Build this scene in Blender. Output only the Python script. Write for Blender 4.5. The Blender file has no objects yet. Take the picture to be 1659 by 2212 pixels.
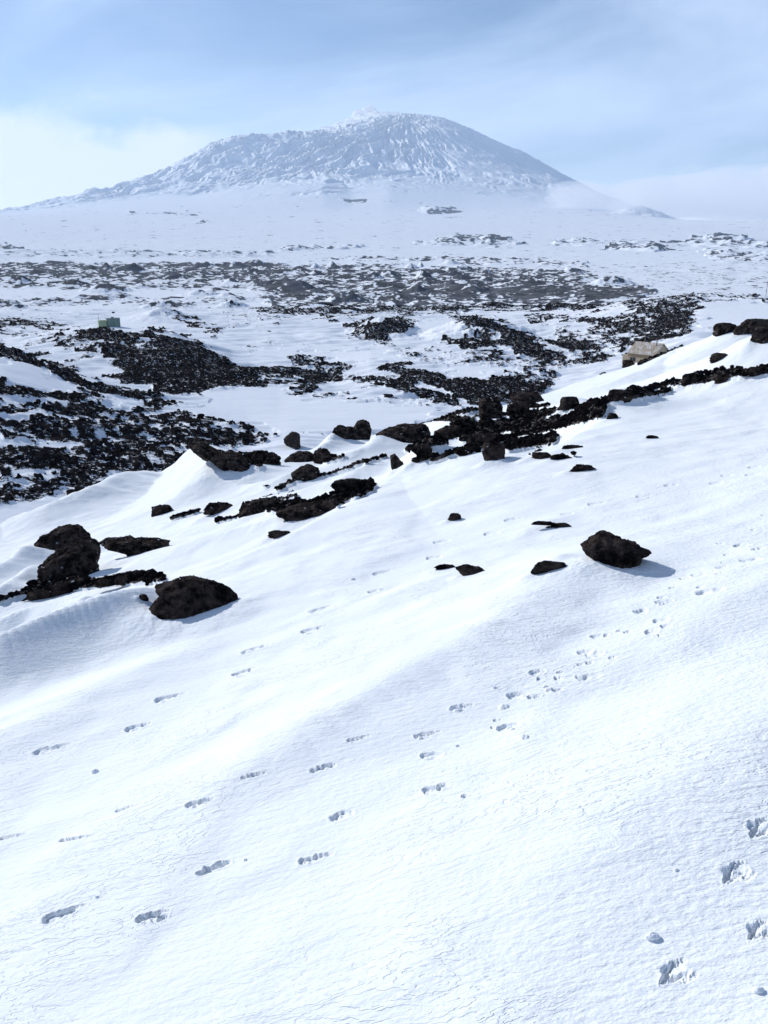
import bpy, math, random
import numpy as np
from mathutils import Vector
C = bpy.context.scene
COL = C.collection
R = math.radians
# ---------------------------------------------------------------- camera, light, sky, exposure
PITCH = R(17.1); FPX = 1790.0; CXP, CYP = 829.5, 1106.0
cam = bpy.data.cameras.new('camera'); co = bpy.data.objects.new('camera', cam); COL.objects.link(co)
co.location = (0, 0, 0); co.rotation_euler = (R(90) - PITCH, 0, 0)
cam.sensor_fit = 'HORIZONTAL'; cam.sensor_width = 27.0; cam.lens = 27.0 * FPX / 1659.0
cam.clip_start = 0.1; cam.clip_end = 120000
C.camera = co
SUN_AZ = R(-50); SUN_EL = R(27)
sl = bpy.data.lights.new('sun', 'SUN'); sl.energy = 5.0; sl.angle = R(0.53); sl.color = (1.0, 0.98, 0.95)
so = bpy.data.objects.new('sun', sl); COL.objects.link(so)
sd = Vector((math.sin(SUN_AZ) * math.cos(SUN_EL), math.cos(SUN_AZ) * math.cos(SUN_EL), math.sin(SUN_EL)))
so.rotation_euler = (-sd).to_track_quat('-Z', 'Y').to_euler()
C.view_settings.view_transform = 'Standard'; C.view_settings.look = 'None'
C.view_settings.exposure = -0.17; C.view_settings.gamma = 1.0
C.render.engine = 'CYCLES'
C.cycles.max_bounces = 14; C.cycles.diffuse_bounces = 3; C.cycles.volume_bounces = 14; C.cycles.glossy_bounces = 2

def N(nt, t, **kw):
    n = nt.nodes.new(t)
    for k, v in kw.items():
        if k.startswith('i_'):
            key = k[2:]
            n.inputs[int(key) if key.isdigit() else key.replace('_', ' ')].default_value = v
        else: setattr(n, k, v)
    return n
def math_(nt, op, a, b=None, c=None, clamp=False):
    n = nt.nodes.new('ShaderNodeMath'); n.operation = op; n.use_clamp = clamp
    for i, v in enumerate((a, b, c)):
        if v is None: continue
        if hasattr(v, 'name') and hasattr(v, 'links'): nt.links.new(v, n.inputs[i])
        else: n.inputs[i].default_value = v
    return n.outputs[0]
def ss(nt, x, lo, hi):
    n = nt.nodes.new('ShaderNodeMapRange'); n.interpolation_type = 'SMOOTHSTEP'
    nt.links.new(x, n.inputs[0]); n.inputs[1].default_value = lo; n.inputs[2].default_value = hi
    return n.outputs[0]
def mixc(nt, f, a, b):
    n = nt.nodes.new('ShaderNodeMix'); n.data_type = 'RGBA'
    if hasattr(f, 'links'): nt.links.new(f, n.inputs[0])
    else: n.inputs[0].default_value = f
    for i, v in ((6, a), (7, b)):
        if hasattr(v, 'links'): nt.links.new(v, n.inputs[i])
        else: n.inputs[i].default_value = v
    return n.outputs[2]

w = bpy.data.worlds.new('World'); C.world = w; w.use_nodes = True
nt = w.node_tree; nt.nodes.clear()
out = N(nt, 'ShaderNodeOutputWorld'); bg = N(nt, 'ShaderNodeBackground'); bg.inputs[1].default_value = 0.10
sky = N(nt, 'ShaderNodeTexSky'); sky.sky_type = 'NISHITA'; sky.sun_disc = False
sky.sun_elevation = SUN_EL; sky.sun_rotation = SUN_AZ; sky.altitude = 50; sky.dust_density = 0.1; sky.ozone_density = 3.0
tc = N(nt, 'ShaderNodeTexCoord')
sep = N(nt, 'ShaderNodeSeparateXYZ'); nt.links.new(tc.outputs['Generated'], sep.inputs[0])
X, Y, Z = sep.outputs
hor = math_(nt, 'SQRT', math_(nt, 'ADD', math_(nt, 'MULTIPLY', X, X), math_(nt, 'MULTIPLY', Y, Y)))
ta = math_(nt, 'DIVIDE', X, math_(nt, 'MAXIMUM', Y, 0.05))          # tan of the bearing
te = math_(nt, 'DIVIDE', Z, math_(nt, 'MAXIMUM', hor, 0.02))        # tan of the height above the horizon
def comb(x, y, z):
    c = N(nt, 'ShaderNodeCombineXYZ')
    for i, v in enumerate((x, y, z)):
        if hasattr(v, 'links'): nt.links.new(v, c.inputs[i])
        else: c.inputs[i].default_value = v
    return c.outputs[0]
def noise_(vec, scale, det=5, rough=0.55, dist=0.0):
    n = N(nt, 'ShaderNodeTexNoise'); nt.links.new(vec, n.inputs['Vector'])
    n.inputs['Scale'].default_value = scale; n.inputs['Detail'].default_value = det
    n.inputs['Roughness'].default_value = rough; n.inputs['Distortion'].default_value = dist
    return n.outputs[0]
cirv = comb(math_(nt, 'MULTIPLY', ta, 1.0), math_(nt, 'ADD', math_(nt, 'MULTIPLY', te, 3.2), math_(nt, 'MULTIPLY', ta, -0.35)), 3.3)
cir = noise_(cirv, 2.3, 6, 0.52, 0.3)
low = ss(nt, te, 0.42, 0.06)                                        # thin cloud gathers towards the horizon
cirrus = math_(nt, 'MULTIPLY', ss(nt, math_(nt, 'ADD', cir, math_(nt, 'MULTIPLY', low, 0.24)), 0.42, 0.95), 0.74)
# cumulus bank lying low on both sides of the summit
cumv = comb(ta, math_(nt, 'MULTIPLY', te, 1.7), 7.1)
cum = noise_(cumv, 9.0, 7, 0.55, 0.1)
lefttop = math_(nt, 'SUBTRACT', 0.128, math_(nt, 'MULTIPLY', ss(nt, ta, -0.36, -0.12), 0.05))
side = math_(nt, 'ADD', ss(nt, ta, -0.13, -0.24), math_(nt, 'MULTIPLY', ss(nt, ta, 0.16, 0.30), 0.9), clamp=True)
topv = math_(nt, 'SUBTRACT', 0.140, math_(nt, 'MULTIPLY', ss(nt, ta, -0.1, 0.2), 0.062))
hgt = math_(nt, 'SUBTRACT', math_(nt, 'ADD', topv, math_(nt, 'MULTIPLY', math_(nt, 'SUBTRACT', cum, 0.5), 0.13)), te)
bank = math_(nt, 'MULTIPLY', ss(nt, hgt, -0.012, 0.03), side)
tint = N(nt, 'ShaderNodeMix'); tint.data_type = 'RGBA'; tint.blend_type = 'MULTIPLY'; tint.inputs[0].default_value = 1; nt.links.new(sky.outputs[0], tint.inputs[6]); tint.inputs[7].default_value = (.88, .96, 1.10, 1)
sk = mixc(nt, cirrus, tint.outputs[2], (9.4, 11.2, 14.4, 1))
sk = mixc(nt, math_(nt, 'MULTIPLY', bank, 0.75), sk, (11.4, 11.9, 12.9, 1))
nt.links.new(sk, bg.inputs[0]); nt.links.new(bg.outputs[0], out.inputs[0])

# ---------------------------------------------------------------- numpy noise
def _hash(ix, iy, seed):
    h = (ix.astype(np.int64) * 374761393 + iy.astype(np.int64) * 668265263 + seed * 974711) & 0xFFFFFFFF
    h = ((h ^ (h >> 13)) * 1274126177) & 0xFFFFFFFF
    return (h ^ (h >> 16)) & 0xFFFF
def perlin(x, y, seed=0):
    xi = np.floor(x); yi = np.floor(y); fx = (x - xi).astype(np.float32); fy = (y - yi).astype(np.float32)
    u = fx * fx * fx * (fx * (fx * 6 - 15) + 10); v = fy * fy * fy * (fy * (fy * 6 - 15) + 10)
    def g(dx, dy):
        a = _hash(xi + dx, yi + dy, seed).astype(np.float32) * np.float32(2 * np.pi / 65536)
        return np.cos(a) * (fx - dx) + np.sin(a) * (fy - dy)
    n0 = g(0, 0) * (1 - u) + g(1, 0) * u; n1 = g(0, 1) * (1 - u) + g(1, 1) * u
    return (n0 * (1 - v) + n1 * v) * 1.5
def fbm(x, y, o=4, seed=0, gain=0.5):
    s = 0; a = 1.0; t = 0
    for i in range(o):
        s = s + a * perlin(x * 2 ** i + 17.3 * i, y * 2 ** i - 9.1 * i, seed + i); t += a; a *= gain
    return s / t
def ridged(x, y, o=4, seed=0, gain=0.5):
    s = 0; a = 1.0; t = 0
    for i in range(o):
        n = 1 - np.abs(perlin(x * 2 ** i + 5.7 * i, y * 2 ** i + 3.9 * i, seed + i)) * 1.6
        s = s + a * n; t += a; a *= gain
    return s / t
def cells(x, y, seed=0):                                            # distance to the nearest jittered point
    xi = np.floor(x); yi = np.floor(y); best = np.full(x.shape, 9.0, np.float32); hid = np.zeros(x.shape, np.float32)
    for dx in (-1, 0, 1):
        for dy in (-1, 0, 1):
            hx = _hash(xi + dx, yi + dy, seed) / 65536.0; hy = _hash(xi + dx, yi + dy, seed + 7) / 65536.0
            d = np.hypot(xi + dx + hx - x, yi + dy + hy - y).astype(np.float32)
            m = d < best; best = np.where(m, d, best); hid = np.where(m, ((hx * 7.13 + hy * 3.7) % 1.0), hid)
    return best, hid
def sstep(x, lo, hi):
    t = np.clip((x - lo) / (hi - lo), 0, 1); return t * t * (3 - 2 * t)

# ---------------------------------------------------------------- sight lines of the photograph, used to survey points
sp, cp = math.sin(PITCH), math.cos(PITCH)
def ray(px, py):
    dx = (px - CXP) / FPX; dy = (CYP - py) / FPX
    return dx, cp + dy * sp, -sp + dy * cp
def azs(px, py):
    dx, dy, dz = ray(px, py); return math.atan2(dx, dy), dz / math.hypot(dx, dy)
PA, PB, PH = 0.24, -0.155, 1.6
def near_pt(px, py, h=0.0):                                         # point at height h above the slope's plane on a sight line
    dx, dy, dz = ray(px, py); den = PA * dx + PB * dy - dz
    t = (PH - h) / max(den, 0.012); return dx * t, dy * t, dz * t

# ---------------------------------------------------------------- survey of the land: rings of (pixel, pixel, distance)
CO = 14.0
NF = 1180; half = R(34.5)
az_f = np.linspace(-half, half, NF)
az_l = -half - R(66) * (np.linspace(0, 1, 61)[1:]) ** 1.6
az_r = half + R(66) * (np.linspace(0, 1, 61)[1:]) ** 1.6
AZ = np.concatenate([az_l[::-1], az_f, az_r]); NA = len(AZ)

def layer(pts):
    """('p', px, py, r) seen points or ('z', px, z, r) hidden ones -> r(az), z(az)"""
    a, r, z = [], [], []
    for k, px, v, rr in pts:
        if k == 'p': az, s = azs(px, v); a.append(az); r.append(rr); z.append(s * rr)
        else: az, s = azs(px, 800); a.append(az); r.append(rr); z.append(v)
    o = np.argsort(a); a = np.array(a)[o]; r = np.array(r, float)[o]; z = np.array(z, float)[o]
    rr, zz = np.interp(AZ, a, r), np.interp(AZ, a, z)
    k = np.exp(-np.linspace(-2, 2, 15) ** 2); k /= k.sum()
    sm = lambda q: np.convolve(np.pad(q, 7, mode='edge'), k, mode='valid')
    return sm(rr), sm(zz)
P = lambda *t: [('p',) + q for q in t]
Zz = lambda *t: [('z',) + q for q in t]
# outer edge of the near slope, in plan
edge_pix = [(-300, 1200, 19), (0, 1122, 23), (200, 1040, 25), (430, 955, 27), (600, 950, 30), (760, 925, 31), (900, 905, 31), (1060, 868, 31), (1190, 846, 33),
            (1270, 818, 36), (1350, 785, 40.5), (1430, 757, 45), (1500, 731, 50), (1560, 716, 53), (1659, 700, 57), (1900, 640, 66)]
re_, _ = layer([('p', a, b, c) for a, b, c in edge_pix])
ze_ = -PH + PA * re_ * np.sin(AZ) + PB * re_ * np.cos(AZ)
knots = [(re_, ze_), (re_ * 1.07, ze_ + (PA * np.sin(AZ) + PB * np.cos(AZ)) * re_ * .07 - .25)]
knots.append((re_ * 1.45, ze_ - .42 * .45 * re_))
knots.append(layer(Zz((0, -27.3, 86), (700, -27.6, 86), (1200, -27, 92), (1400, -25, 104), (1659, -21, 112))))
knots.append(layer(P((-200, 720, 205), (0, 745, 200), (60, 770, 192), (130, 800, 185), (200, 828, 177), (260, 852, 168), (330, 872, 160), (400, 893, 152), (470, 915, 145), (540, 935, 139)) +
                   Zz((620, -28, 138), (900, -28, 140), (1200, -27.5, 148), (1300, -26, 150), (1400, -25.5, 155), (1659, -22, 160))))
knots.append(layer(Zz((0, -24, 222), (200, -26, 205), (400, -27.5, 180), (600, -28.2, 165), (900, -28, 172), (1200, -28, 180), (1390, -25.4, 205), (1659, -21, 215))))
knots.append(layer(P((-200, 722, 320), (0, 737, 300), (60, 728, 292), (150, 712, 284), (200, 705, 282), (250, 705, 282), (330, 713, 275), (400, 735, 262), (450, 755, 252), (500, 775, 243), (560, 790, 232), (640, 803, 222), (720, 818, 212)) +
                   Zz((800, -28, 212), (1000, -28, 216), (1200, -27.6, 225), (1390, -24, 236), (1480, -21, 240), (1659, -19, 240))))
knots.append(layer(Zz((-200, -28, 345), (500, -28.7, 320), (850, -28.2, 320), (1150, -27.6, 320), (1300, -24, 320), (1400, -20, 325), (1500, -17.5, 325), (1659, -17, 325))))
knots.append(layer(P((-200, 698, 410), (0, 691, 420)) + Zz((140, -28.5, 410), (500, -28.5, 410), (1000, -28.2, 410), (1180, -26, 410)) +
                   P((1290, 668, 405), (1350, 655, 405), (1400, 645, 405), (1500, 637, 405), (1600, 640, 405), (1659, 640, 405), (1900, 630, 405))))
knots.append(layer(Zz((0, -29.5, 560), (1100, -28.5, 560), (1659, -29, 560))))
knots.append(layer(P((0, 602, 1150), (829, 600, 1150), (1659, 606, 1150))))
knots.append(layer(P((0, 583, 1900), (829, 582, 1950), (1659, 583, 1950))))
knots.append(layer(P((0, 569, 2700), (829, 562, 2700), (1659, 560, 2700))))
knots.append(layer(P((0, 548, 3500), (829, 545, 3600), (1659, 545, 3400))))
knots.append(layer(P((0, 528, 4800), (829, 520, 5000), (1659, 524, 4700))))
knots.append(layer(P((0, 490, 7500), (829, 485, 8000), (1300, 487, 8000), (1659, 500, 7000))))
knots.append(layer(P((0, 466, 11000), (400, 460, 11000), (829, 460, 11000), (1150, 463, 11000), (1300, 468, 10500), (1450, 474, 10200), (1659, 480, 10000))))
knots.append(layer(P((-300, 470, 15000), (0, 463, 14500), (150, 448, 14500), (300, 436, 14500), (420, 428, 14500), (520, 415, 14500), (620, 405, 14500), (700, 399, 14500), (760, 408, 14500), (840, 402, 14500), (910, 410, 14500), (1000, 420, 14500), (1130, 430, 14500), (1250, 442, 14500), (1400, 462, 14000), (1500, 482, 13500), (1659, 500, 13000))))
knots.append(layer(P((-300, 480, 17000), (0, 460, 17000), (200, 430, 17000), (330, 408, 17000), (500, 370, 17000), (620, 362, 17000), (760, 352, 17000), (900, 362, 17000), (1000, 370, 17000), (1100, 385, 17000), (1200, 408, 17000), (1250, 425, 17000), (1330, 437, 17000), (1420, 458, 16500), (1500, 490, 16000), (1659, 520, 15500))))
knots.append(layer(P((-300, 500, 19200), (0, 458, 19000), (60, 446, 19000), (165, 424, 19000), (200, 412, 19000), (250, 401, 19000), (300, 387, 19000), (330, 380, 19000), (400, 350, 19000), (435, 328, 19000), (470, 311, 19000), (505, 300, 19000), (530, 296, 19000), (590, 292, 19000), (640, 290, 19000), (700, 290, 19000), (740, 292, 19000), (800, 292, 19000), (850, 300, 19000), (900, 303, 19000), (1000, 318, 19000), (1060, 335, 19000), (1100, 350, 19000), (1150, 368, 19000), (1200, 385, 19000), (1250, 408, 19000), (1330, 432, 19000), (1420, 470, 18500), (1500, 500, 18000), (1659, 530, 17500))))
knots.append(layer(P((-300, 520, 20200), (0, 480, 20000), (200, 440, 20000), (400, 390, 20000), (530, 305, 20000), (640, 296, 20000), (700, 288, 20000), (760, 281, 20000), (830, 270, 20000), (900, 270, 20000), (960, 272, 20000), (1000, 285, 20000), (1060, 308, 20000), (1130, 338, 20000), (1180, 364, 20000), (1230, 392, 20000), (1330, 440, 20000), (1420, 480, 19500), (1659, 540, 19000))))
knots.append(layer(P((-300, 540, 21500), (0, 500, 21500), (250, 450, 21500), (450, 390, 21500), (560, 310, 21500), (640, 293, 21500), (690, 287, 21500), (715, 283, 21500), (760, 270, 21500), (800, 259, 21500), (835, 251, 21500), (880, 249, 21500), (930, 253, 21500), (955, 257, 21500), (1000, 274, 21500), (1030, 287, 21500), (1060, 302, 21500), (1130, 331, 21500), (1180, 358, 21500), (1230, 385, 21500), (1300, 420, 21500), (1420, 470, 21500), (1659, 550, 21500))))
rb, zb = knots[-1]
knots.append((rb * 1.03, zb - 260)); knots.append((rb * 1.10, np.maximum(zb - 1500, -200)))
KR = np.array([k[0] for k in knots]); KZ = np.array([k[1] for k in knots])
for i in range(1, len(KR)): KR[i] = np.maximum(KR[i], KR[i - 1] * 1.01)
L = np.log(KR)
def pchip(lr):
    """vectorised monotone cubic per column; lr (rows,)"""
    h = np.diff(L, axis=0); d = np.diff(KZ, axis=0) / h; n = L.shape[0]
    m = np.zeros_like(L)
    for i in range(1, n - 1):
        a, b = d[i - 1], d[i]; w1 = 2 * h[i] + h[i - 1]; w2 = h[i] + 2 * h[i - 1]
        ok = a * b > 0
        m[i] = np.where(ok, (w1 + w2) / (w1 / np.where(ok, a, 1) + w2 / np.where(ok, b, 1)), 0)
    m[0] = d[0]; m[-1] = d[-1]
    Zo = np.zeros((len(lr), NA))
    for j in range(NA):
        i = np.clip(np.searchsorted(L[:, j], lr) - 1, 0, n - 2)
        hh = h[i, j]; t = np.clip((lr - L[i, j]) / hh, 0, 1)
        Zo[:, j] = ((1 + 2 * t) * (1 - t) ** 2 * KZ[i, j] + t * (1 - t) ** 2 * hh * m[i, j] + t * t * (3 - 2 * t) * KZ[i + 1, j] + t * t * (t - 1) * hh * m[i + 1, j])
    return Zo
rows = [np.exp(np.arange(math.log(0.55), math.log(1.25), 0.008)), np.exp(np.arange(math.log(1.25), math.log(11), 0.0024)), np.exp(np.arange(math.log(11) + .003, math.log(70), 0.0042))]
rows.append(np.exp(np.arange(math.log(70) + .004, math.log(1300), 0.0042)))
rows.append(np.exp(np.arange(math.log(1300) + .004, math.log(13000), 0.006)))
rows.append(np.exp(np.arange(math.log(13000) + .003, math.log(23500), 0.0021)))
RR = np.concatenate(rows); NR = len(RR)
r2, a2 = np.meshgrid(RR, AZ, indexing='ij')
x2 = (r2 * np.sin(a2)); y2 = (r2 * np.cos(a2))
zg = np.zeros_like(r2)

# drifts of the near slope: polylines of (px, py, height), widths on either side
ridges = [
 # tail of the triangular boulder
 ([(1296, 1190, .15), (1264, 1192, .25), (1190, 1245, .24), (1100, 1310, .22), (950, 1400, .19), (760, 1510, .16), (560, 1640, .12), (300, 1800, .0)], .62, .70),
 ([(1200, 1210, .16), (1150, 1235, .13), (1080, 1275, .08), (980, 1330, 0)], .25, .3),
 ([(990, 1236, .06), (940, 1246, .10), (850, 1285, .09), (700, 1345, .0)], .3, .3),
 ([(1750, 1480, .12), (1500, 1640, .13), (1250, 1820, .12), (1000, 2050, .05)], .5, .6),
 ([(560, 1340, .0), (330, 1430, .12), (100, 1530, .13), (-120, 1640, .1)], .5, .7),
 ([(1659, 1230, .14), (1520, 1320, .14), (1380, 1430, .1), (1200, 1560, .0)], .5, .7),
 ([(1180, 1132, .10), (1120, 1145, .06), (1030, 1180, 0)], .3, .3),
 # brow that closes the near slope
 ([(1800, 760, .40), (1659, 812, .36), (1520, 838, .36), (1390, 870, .38), (1240, 945, .40), (1160, 978, .42), (1110, 986, .45), (1060, 978, .52), (985, 972, .52), (930, 990, .48), (870, 1022, .42), (800, 1065, .40), (700, 1120, .36), (600, 1170, .30), (500, 1215, .2), (380, 1240, .0)], 2.2, .55),
 # drift in the lee of the largest boulder
 ([(352, 1272, .14), (310, 1270, .28), (245, 1284, .32), (130, 1320, .32), (0, 1366, .32), (-200, 1440, .25)], .38, .30),
 ([(180, 1288, .30), (80, 1303, .28), (0, 1332, .25), (-150, 1375, .2)], .3, .3),
 ([(92, 1222, .14), (66, 1220, .27), (0, 1262, .26), (-150, 1330, .2)], .3, .3),
 ([(86, 1178, .16), (62, 1180, .28), (0, 1215, .26), (-120, 1270, .2)], .35, .3),
 ([(225, 1172, .08), (200, 1182, .1), (150, 1200, 0)], .35, .3),
 # the big dune that ends at the peaked outcrop
 ([(470, 985, 1.0), (435, 957, 1.3), (410, 962, 1.27), (330, 992, 1.18), (200, 1045, .98), (90, 1092, .76), (0, 1124, .6), (-200, 1200, .5)], 1.25, 1.2),
 ([(640, 1108, .34), (560, 1128, .34), (470, 1152, .30), (350, 1192, .20), (230, 1235, .0)], .6, .5),
 ([(760, 1068, .28), (690, 1085, .25), (600, 1105, .2)], .5, .4),
 ([(840, 990, .3), (800, 1003, .42), (740, 1030, .38), (640, 1062, .3), (500, 1090, .25), (380, 1125, .1)], .6, .5),
 ([(840, 945, .4), (800, 958, .55), (740, 982, .46), (690, 1008, .3)], .7, .6),
 ([(735, 945, .3), (710, 950, .5), (685, 965, .4)], .5, .5),
 ([(640, 945, .5), (600, 962, .45), (545, 975, .35)], .5, .4),
 ([(650, 1010, .4), (590, 1032, .35), (500, 1060, .2), (400, 1090, 0)], .5, .4),
 ([(1038, 885, .4), (1010, 888, .6), (950, 903, .5), (900, 925, .3)], .7, .6),
 ([(930, 965, .5), (900, 975, .4), (870, 990, .2)], .4, .4),
 ([(1335, 846, .75), (1310, 855, .62), (1270, 878, .35), (1230, 892, 0)], .6, .6),
 ([(1240, 862, .5), (1190, 876, .35), (1140, 885, .1)], .5, .5),
 ([(1360, 872, .22), (1320, 888, .18), (1290, 900, .06)], .6, .5),
 ([(1500, 818, .35), (1450, 838, .25), (1400, 852, .1)], .8, .7),
 ([(1570, 715, .9), (1480, 745, .6), (1400, 795, .35), (1300, 835, .2), (1230, 860, 0)], 1.6, 1.6),
 ([(1620, 735, 1.0), (1560, 765, .7), (1480, 790, .4), (1400, 820, .2), (1330, 840, 0)], 1.2, 1.4),
 ([(1659, 770, .7), (1600, 783, .5), (1500, 800, .2)], 1.2, 1.2),
]
def add_ridges(x, y):
    acc = np.zeros_like(x)
    for pts, wn, wf in ridges:
        q = np.array([near_pt(px, py, h * (1.4 if wn <= .45 else 1.0))[:2] + (h * (1.4 if wn <= .45 else 1.0),) for px, py, h in pts])
        seg = np.hypot(*np.diff(q[:, :2], axis=0).T); cum = np.concatenate([[0], np.cumsum(seg)])
        n_ = max(int(cum[-1] / (min(wn, wf) * .22)), 8); tt = np.linspace(0, cum[-1], min(n_, 90))
        k_ = max(3, int(len(tt) * .12) | 1)
        qx, qy, qh = (np.interp(tt, cum, q[:, i_]) for i_ in range(3))
        for _ in range(3):                                          # round the corners of the line
            for arr in (qx, qy, qh): arr[1:-1] = (arr[:-2] + 2 * arr[1:-1] + arr[2:]) / 4
        tx, ty = np.gradient(qx), np.gradient(qy); tl = np.hypot(tx, ty); tx /= tl; ty /= tl
        hm_ = q[:, 2].max(); R_ = 4 * max(wn, wf)
        m = (x > qx.min() - R_) & (x < qx.max() + R_) & (y > qy.min() - R_) & (y < qy.max() + R_)
        xs, ys = x[m].astype(np.float32), y[m].astype(np.float32)
        if xs.size == 0: continue
        c0 = np.sign((0 - qx.mean()) * ty.mean() - (0 - qy.mean()) * tx.mean())
        o_ = np.zeros_like(xs)
        for a_x, a_y, a_h, b_x, b_y in zip(qx, qy, qh, tx, ty):
            if a_h <= .005: continue
            ddx, ddy = xs - np.float32(a_x), ys - np.float32(a_y); d = np.sqrt(ddx * ddx + ddy * ddy) + 1e-4
            side_ = .5 + .5 * c0 * (ddx * b_y - ddy * b_x) / d
            wd = (wf + (wn * .8 - wf) * side_) * (.55 + a_h / hm_)
            t_ = np.sqrt((d / wd) ** 2 + .01) - .1
            o_ = np.maximum(o_, a_h * np.exp(-t_ ** 1.15 * 1.1))
        acc[m] += o_ ** 3
    return np.cbrt(acc)

iE = int(np.searchsorted(RR, 90))
xn, yn, rn, an = x2[:iE], y2[:iE], r2[:iE], a2[:iE]
WD = math.atan2(0.60, 1.0)                                          # bearing of the wind-laid features on the ground
wx_, wy_ = math.cos(R(12)), math.sin(R(12))
u_ = xn * wx_ + yn * wy_; v_ = -xn * wy_ + yn * wx_                 # u along the wind
near = -PH + PA * xn + PB * yn
cs = 3                                                              # drifts are broad: survey them on every third line
gi = np.unique(np.append(np.arange(0, iE, cs), iE - 1)); gj = np.unique(np.append(np.arange(0, NA, cs), NA - 1))
Hc = add_ridges(xn[np.ix_(gi, gj)], yn[np.ix_(gi, gj)])
Ha = np.stack([np.interp(np.arange(NA), gj, row) for row in Hc])
ia = np.arange(iE); lo = np.clip(np.searchsorted(gi, ia, side='right') - 1, 0, len(gi) - 2); tt_ = ((ia - gi[lo]) / (gi[lo + 1] - gi[lo]))[:, None]
H = Ha[lo] * (1 - tt_) + Ha[lo + 1] * tt_
fade = sstep(rn, 0.6, 3.0)
near = near + H
near += 0.055 * fbm(u_ * .28, v_ * .55, 3, 3) * fade + 0.02 * fbm(u_ * .9, v_ * 2.0, 2, 9)
near += .16 * np.clip(rn / 40, 0, 1) * fbm(u_ * .12, v_ * .4, 3, 21)
base = pchip(np.log(RR))
flat_e = -PH + PA * re_ * np.sin(AZ) + PB * re_ * np.cos(AZ)
k = sstep(rn, re_[None, :] * .985, re_[None, :] * 1.03)
res = (near - (-PH + PA * xn + PB * yn)) * np.exp(-(np.maximum(rn - re_[None, :] * 1.0, 0) / (re_[None, :] * .13)) ** 2)
zg[:iE] = np.where(rn < re_[None, :], near, base[:iE] + res)
zg[iE:] = base[iE:]

# hillocks of the valley: (crest px, crest py, distance, half width px, depth half m, lean)
SIDE_SHADE = np.zeros_like(zg)  # dark rock put on hillock sides away from the sun, painting their shade
def hump(cx, cy, r0, wpx, dep, pw=1.3, warp=.25, right=1.0, height=None, side_shade=.0):
    az0, s = azs(cx, cy); jj = int(np.argmin(abs(AZ - az0))); ii = int(np.searchsorted(RR, r0))
    Hh = height or s * r0 - zg[ii, jj]
    if Hh <= 0: print('hump below ground', cx, cy, Hh); return
    i0, i1 = np.searchsorted(RR, [max(r0 - dep * 1.6, 62), r0 + dep * 1.6])
    wa = wpx / FPX / 1.05
    j0, j1 = np.searchsorted(AZ, [az0 - wa * 1.8, az0 + wa * 1.8 * max(right, 1)])
    aa = a2[i0:i1, j0:j1]; rr = r2[i0:i1, j0:j1]; X_, Y_ = x2[i0:i1, j0:j1], y2[i0:i1, j0:j1]
    da = aa - az0; u = np.where(da > 0, da / (wa * right), da / wa); v = (rr - r0) / dep
    q = np.sqrt(u * u + v * v + .004); sc = r0 * wa
    q = q * (1 + warp * fbm(X_ / sc * 1.7, Y_ / sc * 1.7, 3, int(cx)))
    f = np.clip(1 - q, 0, 1) ** pw; f = f * (1.04 + .9 * (1 - f) * fbm(X_ / sc * 3.2, Y_ / sc * 3.2, 3, int(cy)) - .5 * f * (1 - f) * np.abs(fbm(X_ / sc * 6, Y_ / sc * 4, 2, 7)))
    if side_shade: SIDE_SHADE[i0:i1, j0:j1] = np.maximum(SIDE_SHADE[i0:i1, j0:j1], side_shade * sstep(f, .05, .45) * sstep(u + .5 * fbm(X_ / sc * 3, Y_ / sc * 3, 2, 3), -.25, .25))
    zg[i0:i1, j0:j1] = np.maximum(zg[i0:i1, j0:j1], 0 * f + (zg[i0:i1, j0:j1] + Hh * f))
HUMPS = [(345, 668, 420, 95, 34, 1.25, .12, 1.3), (343, 663, 424, 45, 18, 1.0, .15, 1.4), (430, 700, 415, 40, 20, 1, .3, 1),
 (820, 684, 335, 75, 30, 1.0, .3, 1.3), (1020, 686, 320, 110, 40, .95, .25, 1.4), (1120, 728, 285, 70, 25, 1.0, .3, 1.3),
 (1040, 745, 258, 190, 30, 1.0, .25, 1.0), (1235, 698, 345, 80, 25, 1.0, .25, 1.2), (1190, 745, 262, 120, 22, 1.1, .25, 1.),
 (700, 776, 250, 60, 14, 1, .3, 1), (880, 812, 205, 90, 16, 1.1, .3, 1), (960, 848, 176, 110, 14, 1.2, .3, 1),
 (620, 616, 760, 60, 50, 1.1, .2, 1), (672, 656, 520, 60, 30, 1.0, .3, 1.2), (985, 640, 620, 60, 35, 1.1, .3, 1), (1270, 640, 640, 80, 40, 1, .2, 1),
 (1130, 605, 900, 80, 60, 1, .3, 1), (820, 612, 850, 70, 60, 1, .3, 1), (490, 640, 600, 60, 35, 1, .3, 1),
 (1052, 508, 5300, 25, 300, 1.0, .2, 1.6), (990, 516, 5200, 35, 300, 1., .4, 1), (1345, 518, 5000, 30, 250, 1, .3, 1), (1560, 512, 5000, 60, 300, 1, .3, 1.5), (1262, 519, 5000, 30, 250, 1, .3, 1), (1590, 540, 3700, 40, 180, 1, .3, 1),
 (762, 423, 14000, 26, 500, .9, .2, 1), (938, 446, 11500, 36, 500, .9, .2, 1.1), (1385, 443, 12500, 70, 700, 1, .3, 1), (330, 456, 11500, 50, 400, 1, .4, 1), (427, 477, 8600, 18, 200, 1, .3, 1), (520, 545, 3650, 50, 150, 1, .4, 1), (690, 536, 4200, 50, 150, 1, .4, 1), (330, 545, 3700, 40, 150, 1, .4, 1), (1350, 537, 3900, 50, 200, 1, .4, 1)]
for h_ in HUMPS: hump(*h_, side_shade=.42 if 200 < h_[2] < 1000 and h_[2] not in (420, 424) else 0)
rh = random.Random(11)
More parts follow.
